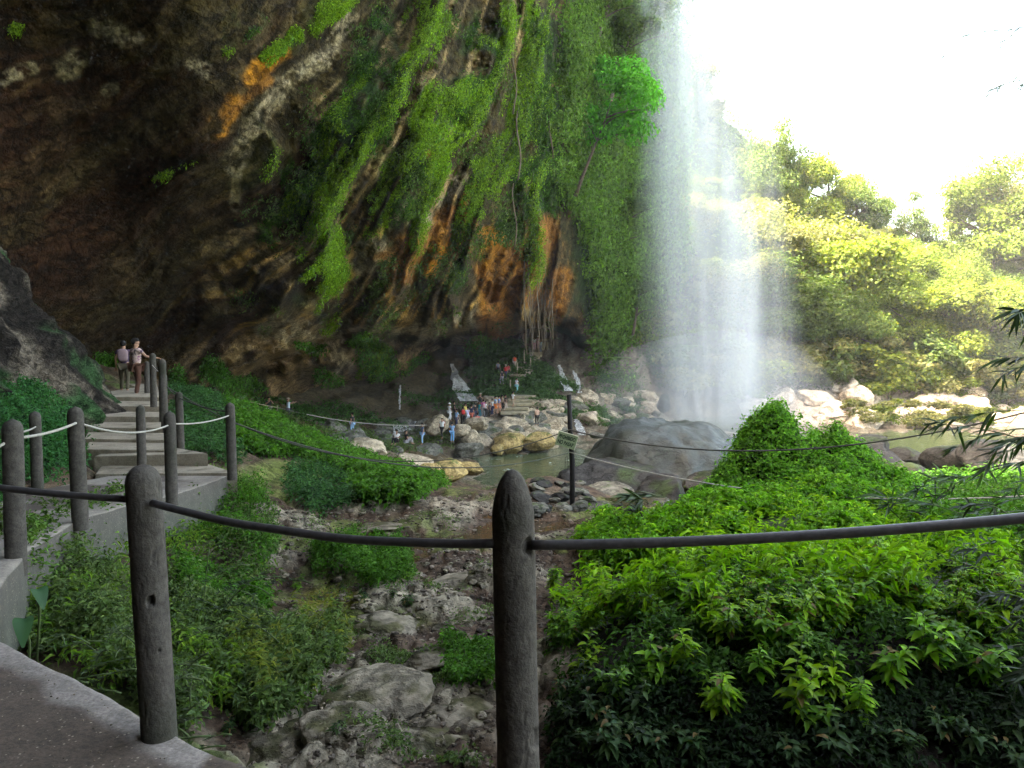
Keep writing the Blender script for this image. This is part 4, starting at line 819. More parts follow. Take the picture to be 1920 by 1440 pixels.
for i in range(10): fstep(fs2, 972 + i * 3.2 + 4 * sin(i), 702 - i * 4.6, 1.9, 83 + i * .9, 1.0)

# ------------------------------------------------------------ leafy herbs of the near bank
def herb_proto(seed, base, h=.34, nl=16, leaf=.115):
    r = np.random.default_rng(seed); root = empty('leafy_plant'); stems = []; P = []; N = []; U = []; SZ = []
    for s in range(r.integers(2, 5)):
        az = r.uniform(0, 2 * pi); ln = h * r.uniform(.6, 1.15); bend = r.uniform(.1, .5)
        pts = [Vector((cos(az) * bend * ln * t * t, sin(az) * bend * ln * t * t, ln * t * (1 - .25 * bend * t))) for t in np.linspace(0, 1, 7)]
        stems.append(tube(pts, [.0045 * (1 - .5 * t) for t in np.linspace(0, 1, 7)], 6))
        for k in range(nl):
            t = .35 + .65 * (k / nl) ** .8; q = pts[0].lerp(pts[-1], t) if False else pts[min(int(t * 6), 5)].lerp(pts[min(int(t * 6) + 1, 6)], t * 6 - int(t * 6) if t < 1 else 1)
            a = k * 2.4 + az; el = .5 - .5 * (1 - t) + r.normal(0, .2)
            U.append((cos(a), sin(a), el * .6)); N.append((-cos(a) * .3, -sin(a) * .3, 1)); P.append(tuple(q)); SZ.append(leaf * (.55 + .6 * sin(pi * min(t, .93))) * r.uniform(.8, 1.2))
    V, Fq = merge(stems); mesh_np('stem', V, Fq, M_STEM, root)
    P, N, U, SZ = map(np.array, (P, N, U, SZ)); n = len(P); c = leafcol(n, base, r, .34, .5); br_ = r.random(n) < .05; c[br_] = np.array([.16, .11, .04])
    N = N + r.normal(0, .18, N.shape); N /= np.linalg.norm(N, axis=1)[:, None]; D = U / np.linalg.norm(U, axis=1)[:, None]; D -= N * np.sum(D * N, 1)[:, None]; D /= np.linalg.norm(D, axis=1)[:, None]
    W = np.cross(D, N); s = SZ[:, None]; rows = []
    for t, wd, dr in [(0, .02, 0), (.2, .13, .0), (.45, .19, .07), (.75, .12, .22), (1.0, .0, .42)]:
        cen = P + D * s * t * (1 - .12 * t) - N * s * dr
        rows.append((cen - W * s * wd + N * s * wd * .45, cen, cen + W * s * wd + N * s * wd * .45))
    VV = np.stack([x for row in rows for x in row], 1).reshape(-1, 3); b = np.arange(n)[:, None] * 15; Fl = []
    for i in range(4):
        for j in (0, 1): Fl.append(b + np.array([[i * 3 + j, i * 3 + j + 1, i * 3 + j + 4, i * 3 + j + 3]]))
    mesh_np('foliage', VV, np.concatenate(Fl), M_LEAFNEAR, root, col=np.repeat(c, 15, 0), smooth=True)
    return root
HB = [herb_proto(400 + i, [(.12, .28, .010), (.09, .23, .014), (.15, .30, .010), (.07, .17, .018)][i % 4], h=.30 + .03 * i, nl=18, leaf=.095 + .008 * (i % 3)) for i in range(7)]
HD = [herb_proto(430 + i, (.035, .075, .03), h=.26, nl=12, leaf=.085) for i in range(3)]
ph = random.Random(9); cnt = 0
def plant(protos, px, py, sc, label, group, dmin=3.0, dmax=20):
    h = ground_hit(px, py, dmin)
    if h.y > dmax: return None
    c = copy_tree(protos[ph.randrange(len(protos))]); c.location = h - Vector((0, 0, .03)); c.rotation_euler = (ph.uniform(-.2, .2), ph.uniform(-.2, .2), ph.uniform(0, 6.28)); c.scale = (sc,) * 3
    return tag(c, label, 'plant', group)
for _ in range(900):
    px, py = ph.uniform(1030, 1900), ph.uniform(1100, 1275)
    edge_ = 1215 + 25 * sin(px / 70)
    if py > edge_ - 8: continue
    if ph.random() > .42 or cnt >= 250: continue
    if plant(HB, px, py, ph.uniform(.55, 1.0), 'bright green leafy plant growing on top of the near bank', 'leafy plants along the near bank'): cnt += 1
for px, py, s_ in [(1210, 1290, 1), (1150, 1320, .9), (1080, 1290, .9), (1340, 1345, .9), (1370, 1350, .9), (1420, 1300, .8), (1480, 1370, 1), (1560, 1350, 1), (1530, 1380, .9), (1520, 1265, .9), (1660, 1300, 1.1), (1850, 1290, 1.1), (1800, 1265, 1.2), (1730, 1275, 1.1), (1290, 1270, .9), (1440, 1260, .8), (1610, 1370, .8)]:
    plant(HB, px, py, s_, 'single leafy plant standing lower on the dark face of the near bank', 'leafy plants on the face of the near bank')
for px, py in [(1060, 1400), (1110, 1420), (1140, 1395), (1200, 1400), (1230, 1420), (1070, 1350), (1140, 1430), (1190, 1355), (1560, 1420), (1760, 1400), (1820, 1420), (1880, 1395), (1900, 1440), (1690, 1420), (1300, 1430), (1640, 1400), (1060, 1310), (1110, 1340), (1480, 1435), (1100, 1300), (1170, 1300)]:
    plant(HD, px, py + 12, ph.uniform(.8, 1.1), 'small grey green plant in the shade low on the near bank', 'shaded small plants low on the near bank')
for _ in range(44):
    px, py = ph.choice([(ph.uniform(420, 640), ph.uniform(1240, 1390)), (ph.uniform(560, 780), ph.uniform(1080, 1150)), (ph.uniform(0, 240), ph.uniform(1080, 1250)), (ph.uniform(330, 480), ph.uniform(960, 1180))])
    plant(HD + HB[3:4], px, py, ph.uniform(.5, .95), 'grey green leafy plant among the weeds left of the central post', 'leafy plants among the left weeds')
for pr in HB + HD:
    for ch in list(pr.children): bpy.data.objects.remove(ch)
    bpy.data.objects.remove(pr)
# two broad leaves at the left
def broad(px, py, d, lng, wd, label, az):
    n = 14; V = []
    for i in range(n):
        t = i / (n - 1); wv = wd * sin(pi * (t * .93 + .05)) ** .7 * (1 - .3 * t)
        for j in range(-3, 4): V.append((j / 3 * wv, -lng * t * .45, -lng * t * t * .8 + .25 * lng * t + abs(j) * .3 * wv * .4))
    o = mesh_np('blade', V, grid_faces(n, 7), M_LEAFNEAR, col=np.broadcast_to(np.array([.06, .13, .06]), (n * 7, 3)))
    e = empty('broad_leaf_plant', A(px, py, d), az, label, 'plant'); o.parent = e
    Vs, Fs = tube([(0, 0, 0), (.02, .03, -.15), (0, .06, -.5)], .008, 6); mesh_np('stem', Vs, Fs, M_STEM, e)
broad(45, 1160, 4.2, .24, .06, 'large drooping blue green leaf at the left edge above the platform', .5)
broad(70, 1105, 4.6, .20, .055, 'pale heart shaped leaf above the drooping blue green leaf', .9)

# ------------------------------------------------------------ bamboo at the right edge
def bamboo(name, px, py, d, n, spread, label, base=(.022, .045, .016), ln=.14, seed=0, hang=-.5, mat=None, stemlen=.8):
    r = np.random.default_rng(seed); root = empty(name, A(px, py, d), 0, label, 'bamboo'); tubes = []; P = []; U = []
    for s in range(max(3, n // 26)):
        a0 = r.normal(0, 1, 3) * np.array(spread) * .55; a0[1] = r.normal(0, .25); dr = np.array([-.75, -.1, .25]) + r.normal(0, .35, 3); L_ = stemlen * r.uniform(.5, 1)
        pts = [Vector(a0 + dr * L_ * (t - .5) + np.array([0, 0, -.35 * L_ * t * t])) for t in np.linspace(0, 1, 8)]; tubes.append(tube(pts, [.005 * (1.2 - t) for t in np.linspace(0, 1, 8)], 6))
        for k in range(26):
            t = r.random() ** .6; i = min(int(t * 7), 6); q = pts[i].lerp(pts[i + 1], t * 7 - i); P.append(tuple(q)); aa = r.normal(0, .8)
            U.append((dr[0] + r.normal(0, .5), r.normal(0, .5), hang * r.uniform(.2, 1.3) + r.normal(0, .3)))
    [mesh_np('stem', *tb_, M_STEM, root) for tb_ in tubes]
    P = np.array(P); U = np.array(U); n = len(P); D = U / np.linalg.norm(U, axis=1)[:, None]; Nn = np.array([0, -.3, 1.]) + r.normal(0, .5, (n, 3)); Nn -= D * np.sum(D * Nn, 1)[:, None]; Nn /= np.linalg.norm(Nn, axis=1)[:, None]
    W = np.cross(D, Nn); s = (ln * r.uniform(.6, 1.3, n))[:, None]; rows = []
    for t, wd, q in [(0, .01, 0), (.25, .065, .02), (.6, .055, .10), (1, .0, .28)]:
        cen = P + D * s * t - np.array([0, 0, 1.]) * s * q * .8; rows += [cen - W * s * wd, cen + Nn * s * wd * -.3, cen + W * s * wd]
    VV = np.stack(rows, 1).reshape(-1, 3); b = np.arange(n)[:, None] * 12; Fl = [b + np.array([[i * 3 + j, i * 3 + j + 1, i * 3 + j + 4, i * 3 + j + 3]]) for i in range(3) for j in (0, 1)]
    mesh_np('foliage', VV, np.concatenate(Fl), mat or M_LEAFDARK, root, col=np.repeat(leafcol(n, base, r, .35, .3), 12, 0)); return root
bamboo('bamboo_branch', 1935, 585, 5.2, 52, (.12, .1, .08), 'dark bamboo spray at the right edge, upper one over the trees', seed=1)
bamboo('bamboo_branch', 1945, 665, 5.2, 40, (.08, .1, .06), 'dark bamboo tip at the right edge below the upper spray', seed=2)
bamboo('bamboo_branch', 1925, 770, 4.8, 200, (.26, .2, .18), 'dense dark bamboo spray at the right edge over the river', seed=3)
bamboo('bamboo_branch', 1915, 835, 5.5, 120, (.3, .2, .12), 'dark bamboo leaves hanging over the dark boulders', seed=4)
bamboo('bamboo_clump', 1800, 905, 8.5, 180, (.9, .4, .3), 'bamboo clump standing between the mound and the right edge', base=(.03, .07, .02), ln=.2, seed=5, hang=.2)
bamboo('bamboo_clump', 1905, 960, 6.5, 260, (.5, .4, .5), 'dark bamboo clump at the right edge beneath the dark boulders', base=(.025, .055, .02), ln=.15, seed=6, hang=.1)
bamboo('bamboo_clump', 1900, 1090, 4.9, 420, (.42, .3, .36), 'greyish bamboo thicket at the right edge under the near cable', base=(.03, .045, .03), ln=.12, seed=7, hang=-.1)
bamboo('bamboo_clump', 1935, 1230, 4.2, 320, (.22, .3, .4), 'dark bamboo thicket at the lower right edge', base=(.02, .035, .02), ln=.14, seed=8, hang=-.2)
bamboo('bamboo_clump', 1220, 940, 11.0, 80, (.25, .3, .15), 'thin grassy sprigs leaning over the puddle', base=(.035, .06, .03), ln=.3, seed=9, hang=.3, stemlen=.5)
bamboo('feathery_shrub', 470, 1110, 6.3, 420, (.42, .3, .3), 'feathery grey green shrub beside the stream channel', base=(.03, .05, .028), ln=.06, seed=10, hang=.8, stemlen=.6)
bamboo('feathery_shrub', 370, 1310, 3.9, 420, (.2, .2, .28), 'fine leaved grey shrub right behind the tall near post', base=(.05, .07, .04), ln=.045, seed=11, hang=.3, stemlen=.3)
bamboo('feathery_shrub', 180, 1230, 4.1, 520, (.25, .2, .2), 'fine leaved grey green shrub left of the tall near post', base=(.05, .08, .04), ln=.045, seed=12, hang=.3, stemlen=.3)
bamboo('leaf_sprig', 1915, 35, 9.0, 160, (.16, .2, .15), 'small dark leaf sprig in the top right corner', ln=.10, seed=13)
bamboo('leaf_sprig', 1918, 130, 9.0, 160, (.14, .2, .15), 'small dark leaf sprig below the one in the top right corner', ln=.10, seed=14)

# ------------------------------------------------------------ trees
def crown_mesh(name, seed, rad, nb, nl, size, base, parent, spread=(1, 1, .8), yellow=.5, low=0.0, hang=0.0):
    r = np.random.default_rng(seed); cs = r.normal(0, .5, (nb, 3)); cs *= (r.uniform(.35, 1, nb) / (np.linalg.norm(cs, axis=1) + .01))[:, None] * np.array(spread) * rad
    br = rad * r.uniform(.22, .48, nb); k = r.integers(0, nb, nl); dirv = r.normal(0, 1, (nl, 3)); dirv /= np.linalg.norm(dirv, axis=1)[:, None]
    P = cs[k] + dirv * (br[k] * r.uniform(.35, 1.1, nl))[:, None] * np.array([1, 1, .62]); P *= (1 + .12 * fbm(P[:, 0] * .8, P[:, 1] * .8, P[:, 2] * .8, 3, seed))[:, None]
    keep = (fbm(P[:, 0] * .55 / rad * 6, P[:, 1] * .55 / rad * 6, P[:, 2] / rad * 6, 3, seed + 2) > -.22); P = P[keep]; dirv = dirv[keep]; n = len(P); k = k[keep]
    c = leafcol(n, base, r, .28, yellow) * r.uniform(.75, 1.3, nb)[k][:, None]
    P[:, 2] -= P[:, 2].min() - low
    V, Fq, cc = leaf_quads(P, dirv * .5 + np.array([0, 0, .7]), size * r.uniform(.6, 1.3, n), c, r, .6, .9, up=None if not hang else np.array([[0, 0, -hang]]))
    return mesh_np(name, V, Fq, M_LEAF, parent, col=cc, smooth=False), cs
def tree_proto(seed, rad, nb, nl, size, base, trunk_h, tr, spread=(1, 1, .8), yellow=.5, hang=0):
    root = empty('tree'); r = random.Random(seed)
    _, cs = crown_mesh('crown', seed, rad, nb, nl, size, base, root, spread, yellow, low=trunk_h * .62, hang=hang)
    top = trunk_h + rad * .5; pts = [Vector((.25 * sin(t * 3 + seed) * rad * .15, .2 * cos(t * 2) * rad * .1, -1.5 + (top + 1.5) * t)) for t in np.linspace(0, 1, 9)]
    parts = [tube(pts, [tr * (1.25 - t) for t in np.linspace(0, 1, 9)], 8)]
    for b in range(6):
        t0 = r.uniform(.45, .9); p0 = pts[int(t0 * 8)]; a = r.uniform(0, 6.28); L_ = rad * r.uniform(.5, .9)
        q = [p0 + Vector((cos(a) * L_ * t, sin(a) * L_ * t, L_ * t * .6 + .2 * sin(t * 5))) for t in np.linspace(0, 1, 6)]
        parts.append(tube(q, [tr * .45 * (1.15 - t) for t in np.linspace(0, 1, 6)], 6))
    V, Fq = merge(parts); mesh_np('trunk', V, Fq, M_BARK, root); return root
YG = (.10, .15, .03); MGc = (.07, .115, .035); PGc = (.13, .15, .07)
TPp = [tree_proto(500, 5.2, 20, 30000, .27, YG, 5, .30), tree_proto(501, 5.0, 24, 30000, .26, MGc, 5, .28), tree_proto(502, 5.4, 18, 28000, .27, PGc, 4.5, .3), tree_proto(503, 4.2, 18, 24000, .26, MGc, 6, .25, (1, 1, 1.3)), tree_proto(504, 5.5, 16, 26000, .30, YG, 4, .3, (1.2, 1.2, .6), .8)]
SHp = [tree_proto(510, 2.6, 10, 6000, .30, YG, .8, .08, yellow=.7), tree_proto(511, 2.4, 9, 6000, .28, PGc, .8, .08), tree_proto(512, 2.8, 10, 6000, .32, MGc, .8, .08, (1.2, 1.2, .7))]
tr_ = random.Random(21)
def put(proto, px, py_top, d, label, cat, group, name=None, height=None, rz=None, wide=1.0):
    """stand a copy on the ground at column px and distance d, its top at row py_top"""
    x = (px - 960) / F * d; gzv = ground_z(x, d); topz = A(px, py_top, d).z; H = proto['H']
    s = min(max((topz - gzv) / H, .25), 1.75); c = copy_tree(proto); c.location = (x, d, gzv); c.scale = (s * wide, s * wide, s); c.rotation_euler = (0, 0, tr_.uniform(0, 6.28) if rz is None else rz)
    if name: c.name = name
    return tag(c, label, cat, group)
for p in TPp + SHp:
    me = p.children[0].data; co = np.empty(len(me.vertices) * 3, np.float32); me.vertices.foreach_get('co', co); p['H_'] = 0; p['H'] = float(co.reshape(-1, 3)[:, 2].max())
TL = [(1448, 215, 108, 1, 'tall narrow dark green tree just right of the waterfall', .62), (1500, 290, 118, 3, 'tree with bare pale twigs rising behind the narrow tree', .6), (1545, 285, 112, 4, 'bright green tree crown sloping down right of the narrow tree', .8), (1600, 335, 114, 1, 'rounded blue green tree below the open sky', 1.0),
      (1660, 400, 118, 2, 'pale thin tree on the low skyline', .9), (1712, 345, 112, 3, 'small dark tree standing alone on the skyline', .75), (1765, 430, 116, 0, 'low yellow green tree on the skyline gap', 1.0), (1835, 330, 108, 0, 'yellow green tree left of the large skyline tree at right', .9), (1850, 275, 104, 0, 'large yellow green tree with visible trunk at the upper right', .9), (1925, 285, 104, 2, 'yellow green tree cut by the right edge of the view', .9),
      (1470, 350, 100, 2, 'pale flowering tree right of the falling water', .9), (1540, 410, 100, 4, 'broad yellow green tree in the middle of the far slope', 1.0), (1620, 425, 101, 4, 'flat topped bright green tree in the middle of the far slope', 1.0), (1700, 435, 101, 0, 'leafy tree with hanging creepers under the dark skyline tree', 1.0), (1770, 470, 98, 0, 'bright yellow flowering tree on the right slope', .8), (1850, 500, 97, 4, 'low spreading tree beneath the large tree at right', 1.0), (1920, 480, 99, 1, 'shaded tree at the right edge behind the bamboo', 1.0),
      (1480, 470, 96, 1, 'blue green tree hanging over the right side of the waterfall', 1.0), (1560, 500, 96, 1, 'dark green tree mid slope above the river bank', 1.0), (1650, 510, 96, 0, 'creeper clad tree mid slope above the river bank', 1.0), (1730, 520, 95, 4, 'creeper clad tree on the mid slope left of the low spreading tree', 1.0), (1400, 470, 98, 2, 'pale tree half hidden by the right part of the falls', 1.0),
      (1285, 130, 112, 2, 'large tree seen through the falling water', .8), (1260, 200, 108, 3, 'tall tree seen through the left part of the falls', 1.2), (1300, 120, 116, 2, 'high tree seen through the top of the falls', 1.1), (1250, 60, 110, 2, 'highest tree crown behind the top of the falls', 1.1), (1270, 450, 104, 1, 'lower dark tree behind the falling water', 1.1), (1340, 520, 100, 2, 'low pale tree behind the middle of the falls', 1.1), (1325, 170, 113, 2, 'pale tree on the crest just behind the falls', 1.0), (1215, 560, 97, 1, 'dark tree at the foot of the cliff left of the falls', .9), (1260, 600, 96, 2, 'small pale tree low behind the falls', .9)]
for px, pt, d, k, lb, wd in TL:
    put(TPp[k], px, pt, d, lb, 'tree', None, wide=wd)
for k in range(98):
    px = tr_.uniform(1230, 2150); d = tr_.uniform(98, 113); gy_ = float(proj(np.array([(px - 960) / F * d, d, ground_z((px - 960) / F * d, d)]))[1]); py = gy_ - tr_.uniform(70, 125)
    put(TPp[tr_.choice([0, 1, 4, 2])], px, max(py, 430 if px > 1500 else 330), d, 'leafy tree in the dense wood on the far slope', 'tree', 'dense wood on the far slope', name='forest_tree')
for k in range(70):
    px = tr_.uniform(1190, 1960); d = tr_.uniform(92, 98); py = 700 + tr_.uniform(-85, 12) - (d - 92) * 3
    put(SHp[tr_.randrange(3)], px, py, d, 'sunlit bush on the far river bank above the whitish boulders', 'bush', 'sunlit bushes on the far river bank', name='bush', wide=1.1)
for k in range(16):
    px = tr_.choice([tr_.uniform(1560, 1660), tr_.uniform(1750, 1920)]); d = tr_.uniform(79, 88)
    put(SHp[tr_.choice([0, 1])], px, tr_.uniform(745, 785), d, 'low scrub growing among the shore boulders', 'bush', 'scrub among the shore boulders', name='bush', wide=1.5)
# palms-like broad plants on the far bank
# trees clinging to the cliff beside the falls
def cliff_tree(px, py, d, k, sc, label, rz=0, tilt=.3):
    c = copy_tree(TPp[k]); c.location = A(px, py, d); c.scale = (sc,) * 3; c.rotation_euler = (tilt * .4, tilt, rz); return tag(c, label, 'tree')
WIL = tree_proto(520, 4.0, 14, 15000, .30, (.06, .24, .012), 3.0, .12, (1, 1, 1.0), .25, hang=1.2)
WIL2 = tree_proto(521, 4.2, 16, 13000, .34, (.05, .10, .02), 4.0, .2, (1, 1, 1.1), .5)
for pr, px, py, d, sc, lb, tl in [(WIL, 1095, 330, 62, 1.15, 'vivid green feathery tree leaning out from the cliff beside the falls', .35), (WIL2, 1150, 170, 66, .9, 'tree with dark forked branches at the top left of the falls', .3), (WIL2, 1125, 60, 62, .9, 'highest tree on the cliff edge left of the falls', .3), (WIL2, 1185, 60, 72, .9, 'thin tree crown against the sky just left of the falls', .1), (WIL2, 1160, 480, 80, .9, 'grey green tree clinging to the cliff beside the middle of the falls', .2), (WIL2, 1185, 330, 82, .9, 'tree clinging to the cliff behind the vivid green tree', .2), (WIL2, 1190, 610, 88, .8, 'bushy tree low on the cliff beside the falls', .1)]:
    c = copy_tree(pr); c.location = A(px, py, d); c.scale = (sc,) * 3; c.rotation_euler = (0, tl, tr_.uniform(-1, 1)); tag(c, lb, 'tree')
for pr in TPp + SHp + [WIL, WIL2]:
    for ch in list(pr.children): bpy.data.objects.remove(ch)
    bpy.data.objects.remove(pr)
# banana like plants on the far slope
def rosette(px, py, d, label, size=2.6):
    r = random.Random(int(px)); hh_ = ground_hit(px, py, 70); e = empty('broad_leaved_plant', hh_ + Vector((0, -.6, 2.2)), 0, label, 'plant'); 
    for k in range(9):
        a = k * .7 + r.random(); n = 9; V = []
        for i in range(n):
            t = i / (n - 1); ww = size * .13 * sin(pi * min(t * .9 + .08, 1)); 
            cx_ = cos(a) * size * t * .8; cy_ = sin(a) * size * t * .8; z_ = size * (.9 * t - .75 * t * t)
            V += [(cx_ - sin(a) * ww, cy_ + cos(a) * ww, z_ - ww * .3), (cx_, cy_, z_), (cx_ + sin(a) * ww, cy_ - cos(a) * ww, z_ - ww * .3)]
        mesh_np('leaf', V, grid_faces(n, 3), M_LEAF, e, col=np.broadcast_to(np.array([.09, .15, .03]) * r.uniform(.7, 1.4), (n * 3, 3)))
rosette(1715, 655, 91, 'rosette of broad bright green leaves on the far bank'); rosette(1668, 585, 92, 'upright broad leaved plant on the far slope', 3.4); rosette(1690, 600, 92, 'drooping broad leaved plant right of the upright one', 3.2); rosette(1620, 575, 93, 'banana like plant at the left of the broad leaved group', 3.2); rosette(1155, 715, 82, 'palm like plant at the foot of the cliff', 2.4); rosette(1290, 690, 90, 'palm like plant low behind the falls', 2.6)

# ------------------------------------------------------------ hanging roots below the cliff lip
M_ROOT = plain('root', (.11, .085, .055), .9, 2, .3)
hr_ = random.Random(4)
for k in range(26):
    px = hr_.uniform(975, 1045); y0 = hr_.uniform(480, 600); y1 = hr_.uniform(610, 668); d = cliff_d(px, y0) - .6; n = 9
    pts = [A(px + hr_.uniform(-2.5, 2.5) + (y - y0) * .02, y, d) for y in np.linspace(y0, y1, n)]
    V, Fq = tube(pts, hr_.uniform(.015, .04), 6); tag(mesh_np('hanging_root', V, Fq, M_ROOT), 'pale aerial root hanging from the cliff over the cave mouth', 'root', 'aerial roots over the cave mouth')
for k in range(5):
    px = hr_.choice([970, 1022, 1030]) + hr_.uniform(-8, 8); y0 = hr_.uniform(0, 380); y1 = y0 + hr_.uniform(90, 200); d0 = cliff_d(px, (y0 + y1) / 2) * .975
    pts = [A(px + 4 * sin(y / 21), y, d0) for y in np.linspace(y0, y1, 12)]
    V, Fq = tube(pts, .05, 6); tag(mesh_np('hanging_root', V, Fq, M_ROOT), 'long aerial root on the cliff face left of the falls', 'root', 'aerial roots on the cliff face')

# ------------------------------------------------------------ falling water
def fall_mat(name, sx, sz, lo, hi, amax, col=(.78, .85, .93), emis=0):
    m = NM(name); tc = m.n('TexCoord'); at_ = m.n('Attribute', attribute_name='Col')
    n1 = m.noise(tc.outputs['Object'], 1.0, 5, .6, (sx, sx, sz)); n2 = m.noise(tc.outputs['Object'], 1.0, 3, .6, (sx * 3, sx * 3, sz * 1.2))
    a = m.n('Math', operation='MULTIPLY'); m.l(m.ramp(n1, [(lo, .04), (hi, 1)]), a.inputs[0]); m.l(m.ramp(n2, [(.3, .6), (.7, 1)]), a.inputs[1])
    b = m.n('Math', operation='MULTIPLY'); m.l(a.outputs[0], b.inputs[0]); m.l(at_.outputs['Alpha'], b.inputs[1])
    c = m.n('Math', operation='MULTIPLY'); m.l(b.outputs[0], c.inputs[0]); c.inputs[1].default_value = amax
    d1 = m.n('BsdfDiffuse'); d1.inputs[0].default_value = (*col, 1); d2 = m.n('BsdfTranslucent'); d2.inputs[0].default_value = (*col, 1)
    ms = m.n('MixShader'); ms.inputs[0].default_value = .5; m.l(d1.outputs[0], ms.inputs[1]); m.l(d2.outputs[0], ms.inputs[2])
    tr = m.n('BsdfTransparent'); mx = m.n('MixShader'); m.l(c.outputs[0], mx.inputs[0]); m.l(tr.outputs[0], mx.inputs[1]); m.l(ms.outputs[0], mx.inputs[2]); m.l(mx.outputs[0], m.out.inputs[0]); return m.m
M_STRAND = fall_mat('falling_strand', .8, .03, .3, .8, .26, (.75, .83, .92))
M_FALL = fall_mat('falling_water', .55, .035, .26, .78, .38)
M_SPRAY = fall_mat('falling_spray', .35, .05, .2, .8, .34)
wf = empty('waterfall', (18, 66, -9.2), 0, 'tall veil of falling water dropping in front of the far trees', 'waterfall')
def curtain(name, rows, dep, seed, mat, ns=48, nv=120, curve=1.2):
    """rows: (py, left px, right px); a wavy sheet of water hanging at depth dep"""
    py = np.array([r[0] for r in rows]); lf = np.array([r[1] for r in rows]); rt = np.array([r[2] for r in rows])
    yy = np.linspace(py[0], py[-1], nv); l_ = np.interp(yy, py, lf); r_ = np.interp(yy, py, rt); s = np.linspace(0, 1, ns)
    PXm = l_[:, None] + (r_ - l_)[:, None] * s[None]; PYm = np.repeat(yy[:, None], ns, 1)
    dd = dep + curve * np.sin(s * pi * 1.0)[None] * -1 + 1.1 * fbm(PXm / 40, PYm / 400, 0, 3, seed)
    V = at(PXm, PYm, dd); al = (np.sin(np.clip(s, 0, 1) * pi) ** .8)[None] * np.ones((nv, 1)) * (.35 + .9 * np.clip(fbm(PXm / 28, PYm / 900, seed, 3, seed) + .45, 0, 1))
    al = al * sst(py[-1], py[-1] - 60, PYm)
    o = mesh_np(name, (V - np.array([18, 66, -9.2])).reshape(-1, 3), grid_faces(nv, ns), mat, wf, col=np.ones((nv * ns, 3)), alpha=np.clip(al, 0, 1).ravel()); return o
for i, (sd_, dp) in enumerate([(1, 64), (2, 65.2), (3, 66.4), (4, 67.6)]):
    j = (i - 1.5) * 7
    curtain('water_sheet', [(-700, 1205 + j, 1275 + j), (0, 1192 + j, 1312 + j), (200, 1200 + j, 1365 + j), (450, 1215 + j, 1425 + j), (700, 1230 + j, 1450 + j), (835, 1235 + j, 1462 + j)], dp, sd_, M_FALL)
for i, (rows, dp) in enumerate([([(-700, 1215, 1245), (0, 1196, 1250), (300, 1215, 1300), (600, 1232, 1320), (830, 1235, 1300)], 64.5), ([(-300, 1240, 1300), (200, 1290, 1370), (500, 1370, 1440), (700, 1385, 1448), (830, 1380, 1452)], 65.5), ([(250, 1300, 1400), (500, 1350, 1430), (830, 1395, 1445)], 66)]):
    curtain('water_strand', rows, dp, 20 + i, M_STRAND)
for i, (rows, dp) in enumerate([([(-700, 1200, 1420), (0, 1190, 1420), (300, 1185, 1440), (600, 1190, 1490), (835, 1180, 1520)], 68.5), ([(-400, 1250, 1440), (200, 1260, 1440), (500, 1300, 1500), (835, 1300, 1530)], 62.5)]):
    curtain('spray_veil', rows, dp, 30 + i, M_SPRAY)
# small cascades
M_CASC = fall_mat('cascade', 2.2, .30, .28, .50, 1.0, (.97, .98, 1.0))
def cascade(rows, label, dd=1.7, seed=0, name='cascade', slope=0):
    py = np.array([r[0] for r in rows]); nv, ns = 50, 12; yy = np.linspace(py[0], py[-1], nv); l_ = np.interp(yy, py, [r[1] for r in rows]); r_ = np.interp(yy, py, [r[2] for r in rows]); s = np.linspace(0, 1, ns)
    V = []; 
    for i in range(nv):
        for j in range(ns):
            x_ = l_[i] + (r_[i] - l_[i]) * s[j] + 2 * vn(i * .3, j * .5, seed); sfp = surf(x_, yy[i], 30); dist = sfp.y
            V.append(tuple(A(x_, yy[i], dist - dd - .25 * vn(i * .4, j * .8, seed + 3))))
    al = (np.sin(np.linspace(.12, .88, ns) * pi))[None] * np.ones((nv, 1)); V = np.array(V); V0 = V.mean(0)
    o = mesh_np(name, V - V0, grid_faces(nv, ns), M_CASC, col=np.ones((nv * ns, 3)), alpha=np.clip(al * 2.2, 0, 1).ravel()); o.location = V0; return tag(o, label, 'cascade')
cascade([(682, 845, 850), (705, 846, 862), (728, 848, 880), (752, 862, 896)], 'white cascade spreading down the green rocks behind the group', seed=1)
cascade([(684, 1046, 1050), (705, 1048, 1060), (733, 1058, 1074)], 'left of two thin cascades below the cave mouth', seed=2)
cascade([(695, 1073, 1077), (715, 1078, 1088), (737, 1084, 1092)], 'right of two thin cascades below the cave mouth', seed=3)
cascade([(786, 1076, 1084), (800, 1080, 1094), (816, 1084, 1100)], 'short cascade entering the pool right of the sign pole', .8, seed=4)
cascade([(818, 960, 972), (836, 962, 982)], 'tiny cascade between the yellow shore boulders', 1.0, seed=5)
cascade([(790, 738, 780), (815, 735, 800)], 'shaded rush of water behind the seated visitors', .35, seed=6)
cascade([(722, 749, 751), (768, 748, 751.5)], 'thin dripping water strand under the fern tuft', seed=7)
cascade([(830, 1655, 1668), (858, 1690, 1722)], 'water sliding over the low dark boulders at right', 1.4, seed=8)
